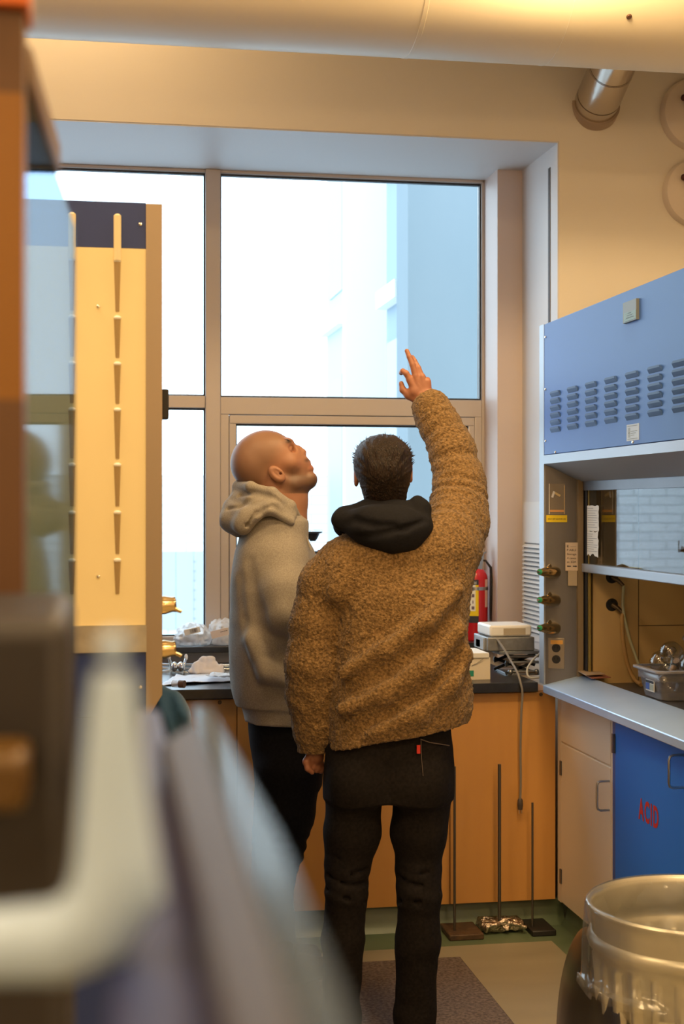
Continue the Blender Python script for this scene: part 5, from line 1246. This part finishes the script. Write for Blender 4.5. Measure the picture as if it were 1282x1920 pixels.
# near arm
g.chain([q(528, 1062, -.09), q(534, 1110, -.15), q(538, 1146, -.175)], [.088, .082, .074], k=.035)
g.chain([q(538, 1148, -.175), q(580, 1156, -.185), q(640, 1148, -.17)], [.074, .066, .056], k=.02, wob=(.004, 2, .0))
g.chain([q(548, 1050, .10), q(580, 1110, .14), q(600, 1160, .1)], [.08, .07, .06], k=.05)
def ridge(pts, r, k=.03, op='u'): g.chain([q(*p) for p in pts], [r] * len(pts), k=k, op=op)
ridge([(462, 1050, -.16), (466, 1095, -.19), (480, 1145, -.21), (493, 1192, -.22), (520, 1212, -.225)], .015, .022, 's')
g.ell(q(530, 1232, -.21), (.085, .045, .035), k=.03, op='s')
ridge([(505, 1215, -.20), (540, 1222, -.20), (570, 1218, -.20)], .012, .03, 's')
ridge([(444, 1080, -.14), (452, 1160, -.165), (462, 1230, -.178), (478, 1290, -.18)], .006, .026, 's')
ridge([(470, 1200, -.175), (500, 1262, -.19), (560, 1285, -.18)], .010, .05)
g.bump(lambda x, y, z: .007 * vnoise(x * 8, y * 8, z * 8) + .002 * vnoise(x * 22, y * 22, z * 22))
HB = sdf_build('sweatshirt', [g], HOODIE, Bp, smooth=1)
# hood bunched at the neck
g = G(q(400, 1025, -.22), q(590, 885, .22), .0045)
g.chain([q(447, 912, .0), q(470, 912, -.09), q(510, 924, -.11), q(545, 948, -.085), q(566, 982, -.02)], [r_(10), r_(9.5), r_(9), r_(8), r_(6)], k=.012)
g.chain([q(447, 912, .0), q(470, 912, .09), q(520, 925, .10), q(560, 960, .07), q(568, 985, -.01)], [r_(10), r_(9.5), r_(9), r_(8), r_(6)], k=.012)
g.chain([q(446, 935, -.02), q(475, 940, -.09), q(515, 945, -.115), (q(548, 968, -.09))], [r_(14), r_(14), r_(13), r_(9)], k=.02)
g.chain([q(446, 935, .02), q(480, 940, .09), q(530, 955, .10)], [r_(14), r_(16), r_(14)], k=.03)
g.chain([q(430, 950, -.0), q(434, 975, -.03), q(446, 996, -.05)], [r_(13), r_(19), r_(12)], k=.03)
g.chain([q(434, 950, -.02), q(462, 966, -.11), q(505, 954, -.135), q(545, 978, -.11)], [r_(14), r_(15), r_(11), r_(8)], k=.015)
g.chain([q(440, 975, -.04), q(455, 985, -.11), q(480, 968, -.14)], [r_(20), r_(16), r_(10)], k=.02)
g.chain([q(440, 970, .03), q(470, 970, .1)], [r_(24), r_(24)], k=.03)
g.ell(q(505, 965, 0), (r_(52), .10, r_(26)), k=.03)
for pts in ([(428, 955, -.06), (450, 950, -.10), (480, 930, -.125), (515, 934, -.135), (545, 955, -.12)], [(445, 998, -.10), (462, 984, -.135), (480, 962, -.15), (510, 948, -.152), (540, 964, -.14)], [(450, 930, -.06), (475, 925, -.115), (505, 929, -.13)]):
    g.chain([q(*p) for p in pts], [.004] * len(pts), k=.014, op='s')
g.ell(q(503, 895, 0), (r_(52), .075, r_(34)), k=.01, op='s')
g.bump(lambda x, y, z: .003 * vnoise(x * 18, y * 18, z * 18))
sdf_build('hood', [g], HOODIE, Bp, smooth=1)
MB().tube([cam2world([q(*p)])[0] for p in ((566, 984, -.04), (572, 1000, -.05), (577, 1014, -.06), (583, 1032, -.07))], .0032, 8).build('drawstring', HOODIE, Bp)
# printed mark on the back edge of the sweatshirt is too small to read; pink trace only
# trousers
g = G((q(440, 1330)[0], DB - .24, 0), (q(640, 1330)[0], DB + .26, q(500, 1325)[2]), .006)
g.loft([secb(1335, 464, 600, .13), secb(1380, 466, 604, .14), secb(1430, 474, 606, .14), secb(1470, 480, 604, .13)], k=.03, p=2.4)
g.chain([q(540, 1445, -.06), q(534, 1520, -.06), q(524, 1590, -.05), q(516, 1650, -.04), q(520, 1720, -.02), q(530, 1800, .0)], [r_(62), r_(55), r_(44), r_(35), r_(31), r_(29)], k=.02)
g.chain([q(535, 1440, .08), q(520, 1560, .09), q(505, 1650, .10), q(500, 1790, .10)], [r_(58), r_(46), r_(36), r_(32)], k=.02)
g.bump(lambda x, y, z: .004 * vnoise(x * 10, y * 10, z * 10) + .003 * np.exp(-((z - .45) / .08) ** 2) * np.sin(z * 150 + 20 * x))
sdf_build('trousers', [g], BLKPANTS, Bp, smooth=1)
for (px, dd, yaw_) in ((548, -.02, .9), (520, .12, .9)):
    a = P_(px, 1800, DB + dd); a[2] = .045; f = np.array((math.cos(.5), math.sin(.5), 0))
    g = G(a - [.2, .2, .06], a + [.25, .25, .14], .005); g.chain([a - f * .07, a + f * .03, a + f * .13 + [0, 0, -.012]], [.042, .046, .036], k=.03).cap(a - f * .05 + [0, 0, .02], a - f * .04 + [0, 0, .075], .040, .042, k=.02)
    g.plane((0, 0, .004), (0, 0, -1)); sdf_build('shoe', [g], SHOE, Bp)
# head in profile, looking up to the right
gh = G(q(420, 1000, -.16), q(610, 795, .16), .0028)
E = lambda px, py, w1, w2, dd, ang_=0, k=.02, op='u', cd=0: gh.ell(q(px, py, cd), (r_(w1), dd, r_(w2)), k=k, op=op, R=[[math.cos(ang_), 0, math.sin(ang_)], [0, 1, 0], [-math.sin(ang_), 0, math.cos(ang_)]])
E(486, 862, 51, 50, .078, 0, .02)
E(506, 850, 48, 42, .074, math.radians(25), .02)
E(468, 876, 32, 34, .070, 0, .03)
E(535, 872, 38, 42, .062, 0, .03)
gh.chain([q(540, 905, 0), q(566, 903, 0), q(579, 899, 0)], [.040, .030, .020], k=.03)              # jaw
gh.chain([q(524, 900, -.058), q(552, 908, -.040), q(580, 902, -.008)], [.014, .016, .018], k=.02).chain([q(524, 900, .058), q(552, 908, .040), q(580, 902, .008)], [.014, .016, .018], k=.02)
gh.cap(q(583, 896, -.008), q(583, 896, .008), .0165, k=.012)                                          # chin
gh.cap(q(566, 872, 0), q(560, 880, 0), .030, .032, k=.02)                                             # muzzle
gh.chain([q(535, 830, -.038), q(541, 831, -.018), q(541, 831, .018), q(535, 830, .038)], [.012, .0125, .0125, .012], k=.014)   # brow
gh.chain([q(546, 843, 0), q(559, 842, 0), q(568, 848, 0)], [.0085, .0095, .0115], k=.010)              # nose
gh.cap(q(563, 854, -.012), q(563, 854, .012), .0085, k=.006)
gh.chain([q(574, 869, -.017), q(577, 867.5, 0), q(574, 869, .017)], [.005, .0072, .005], k=.007)       # upper lip
gh.chain([q(578, 880, -.016), q(582, 879, 0), q(578, 880, .016)], [.006, .0092, .006], k=.008)      # lower lip
gh.cap(q(587, 872.8, -.02), q(587, 872.8, .02), .0014, k=.002, op='s')
for s_ in (-1, 1):
    E(547, 843, 7.5, 7.5, .014, 0, .010, 's', s_ * .036); gh.ell(q(541.5, 844, s_ * .034), (.0115, .0125, .0115), k=.002)
    gh.cap(q(537, 838, s_ * .044), q(546, 839.5, s_ * .030), .0042, k=.004).cap(q(540, 851, s_ * .044), q(547, 849, s_ * .030), .0035, k=.004)
    gh.ell(q(545, 868, s_ * .042), (.020, .020, .017), k=.025)                                       # cheek
    # ear
    ea = math.radians(-48)
    Re = [[math.cos(ea), 0, math.sin(ea)], [0, 1, 0], [-math.sin(ea), 0, math.cos(ea)]]
    gh.ell(q(519, 889, s_ * .082), (.0215, .012, .035), k=.005, R=Re)
    gh.ell(q(521, 888, s_ * .097), (.0135, .010, .025), k=.003, op='s', R=Re)
    gh.cap(q(521, 893, s_ * .098), q(514, 884, s_ * .096), .006, k=.003, op='s')
    gh.chain([q(511, 880, s_ * .087), q(518, 886, s_ * .086), q(526, 892, s_ * .087)], [.0025, .003, .003], k=.003)
    gh.cap(q(527, 889, s_ * .092), q(525, 888, s_ * .080), .0045, .004, k=.003, op='s')
gh.chain([q(505, 900, .0), q(520, 935, 0), q(532, 985, .0)], [.058, .060, .066], k=.035)
gh.chain([q(548, 915, 0), q(553, 940, 0), q(552, 975, 0)], [.034, .034, .04], k=.035)
gh.cap(q(528, 905, -.05), q(562, 965, -.012), .009, .008, k=.018)
gb = G((q(440, 1500)[0], DB - .2, .1), (q(660, 900)[0], DB + .2, q(500, 930)[2]), .010)
gb.chain([q(535, 960), q(520, 1060), q(516, 1250), q(530, 1400)], [.06, .09, .10, .10]).chain([q(520, 1060), q(525, 1070, -.09), q(533, 1150, -.15), q(650, 1150, -.14)], [.06, .05, .04, .028])
gb.chain([q(535, 1400), q(534, 1520, -.05), q(516, 1650, -.03), q(528, 1790)], [.09, .06, .045, .03]).chain([q(535, 1400), q(520, 1560, .08), q(500, 1780, .1)], [.09, .06, .03])
# hand of the near arm beyond the other man
ghd = G(q(635, 1200, -.24), q(700, 1110, -.06), .003)
ghd.cap(q(648, 1150, -.15), q(660, 1150, -.15), .024, .026, k=.01)
for i in range(4): ghd.chain([q(662, 1143 + 5 * i, -.15), q(674, 1145 + 5 * i, -.155), q(680, 1152 + 4 * i, -.165), q(674, 1158 + 3 * i, -.17)], [.009, .008, .0078, .007], k=.003)
ghd.chain([q(655, 1150, -.16), q(664, 1158, -.185), q(673, 1164, -.185)], [.012, .009, .008], k=.005)
for s_ in (-1, 1):
    MB().tube([cam2world([q(*p)])[0] for p in ((533, 825, s_ * .048), (538, 825.5, s_ * .044), (543, 828, s_ * .034), (546, 832, s_ * .022))], [.0012, .0035, .0038, .0015], 8).build('eyebrow', HAIR, Bp)
    MB().tube([cam2world([q(*p)])[0] for p in ((537, 840, s_ * .0465), (543, 840.5, s_ * .043), (548, 842, s_ * .032))], [.0007, .0014, .0008], 6).build('eyelashes', HAIR, Bp)
def facecol(V, C):
    # scalp stubble and beard shadow (short hair on the skin itself)
    px = V[:, 0] / V[:, 1] * FPX + CX; py = CY - (V[:, 2] - CAMZ) / V[:, 1] * FPX
    sm = lambda a, b_, x: np.clip((x - a) / (b_ - a), 0, 1)
    scalp = sm(534, 508, px + (py - 850) * .55) * (py < 915); beard = sm(872, 893, py + (px - 560) * -.15) * sm(520, 548, px) * (px < 600) * (py < 925)
    stache = np.exp(-(((px - 575) / 5) ** 2 + ((py - 863) / 4) ** 2)); brow = np.exp(-(((px - 541) / 7) ** 2 + ((py - 828) / 3.5) ** 2)) * (np.abs(V[:, 1] - DB) > .012)
    ear = ((px - 519) ** 2 + (py - 889) ** 2 < 18 ** 2) & (np.abs(V[:, 1] - DB) > .070)
    scalp = scalp * ~ear; beard = beard * ~ear
    lips = np.exp(-(((px - 583) / 5) ** 2 + ((py - 877) / 4.5) ** 2))
    k = lambda m, c, s_: C + (np.array(c) - C) * (m * s_)[:, None]
    C = k(scalp, (.20, .125, .075), .55); C = k(beard, (.12, .07, .045), .8); C = k(stache, (.06, .035, .025), .8); C = k(brow, (.03, .018, .012), .95); C = k(lips, (.45, .14, .10), .5)
    return C
sdf_build('body', [gb, gh, ghd], SKIN, Bp, colfn=skin_cols((.42, .20, .115), facecol), smooth=1)
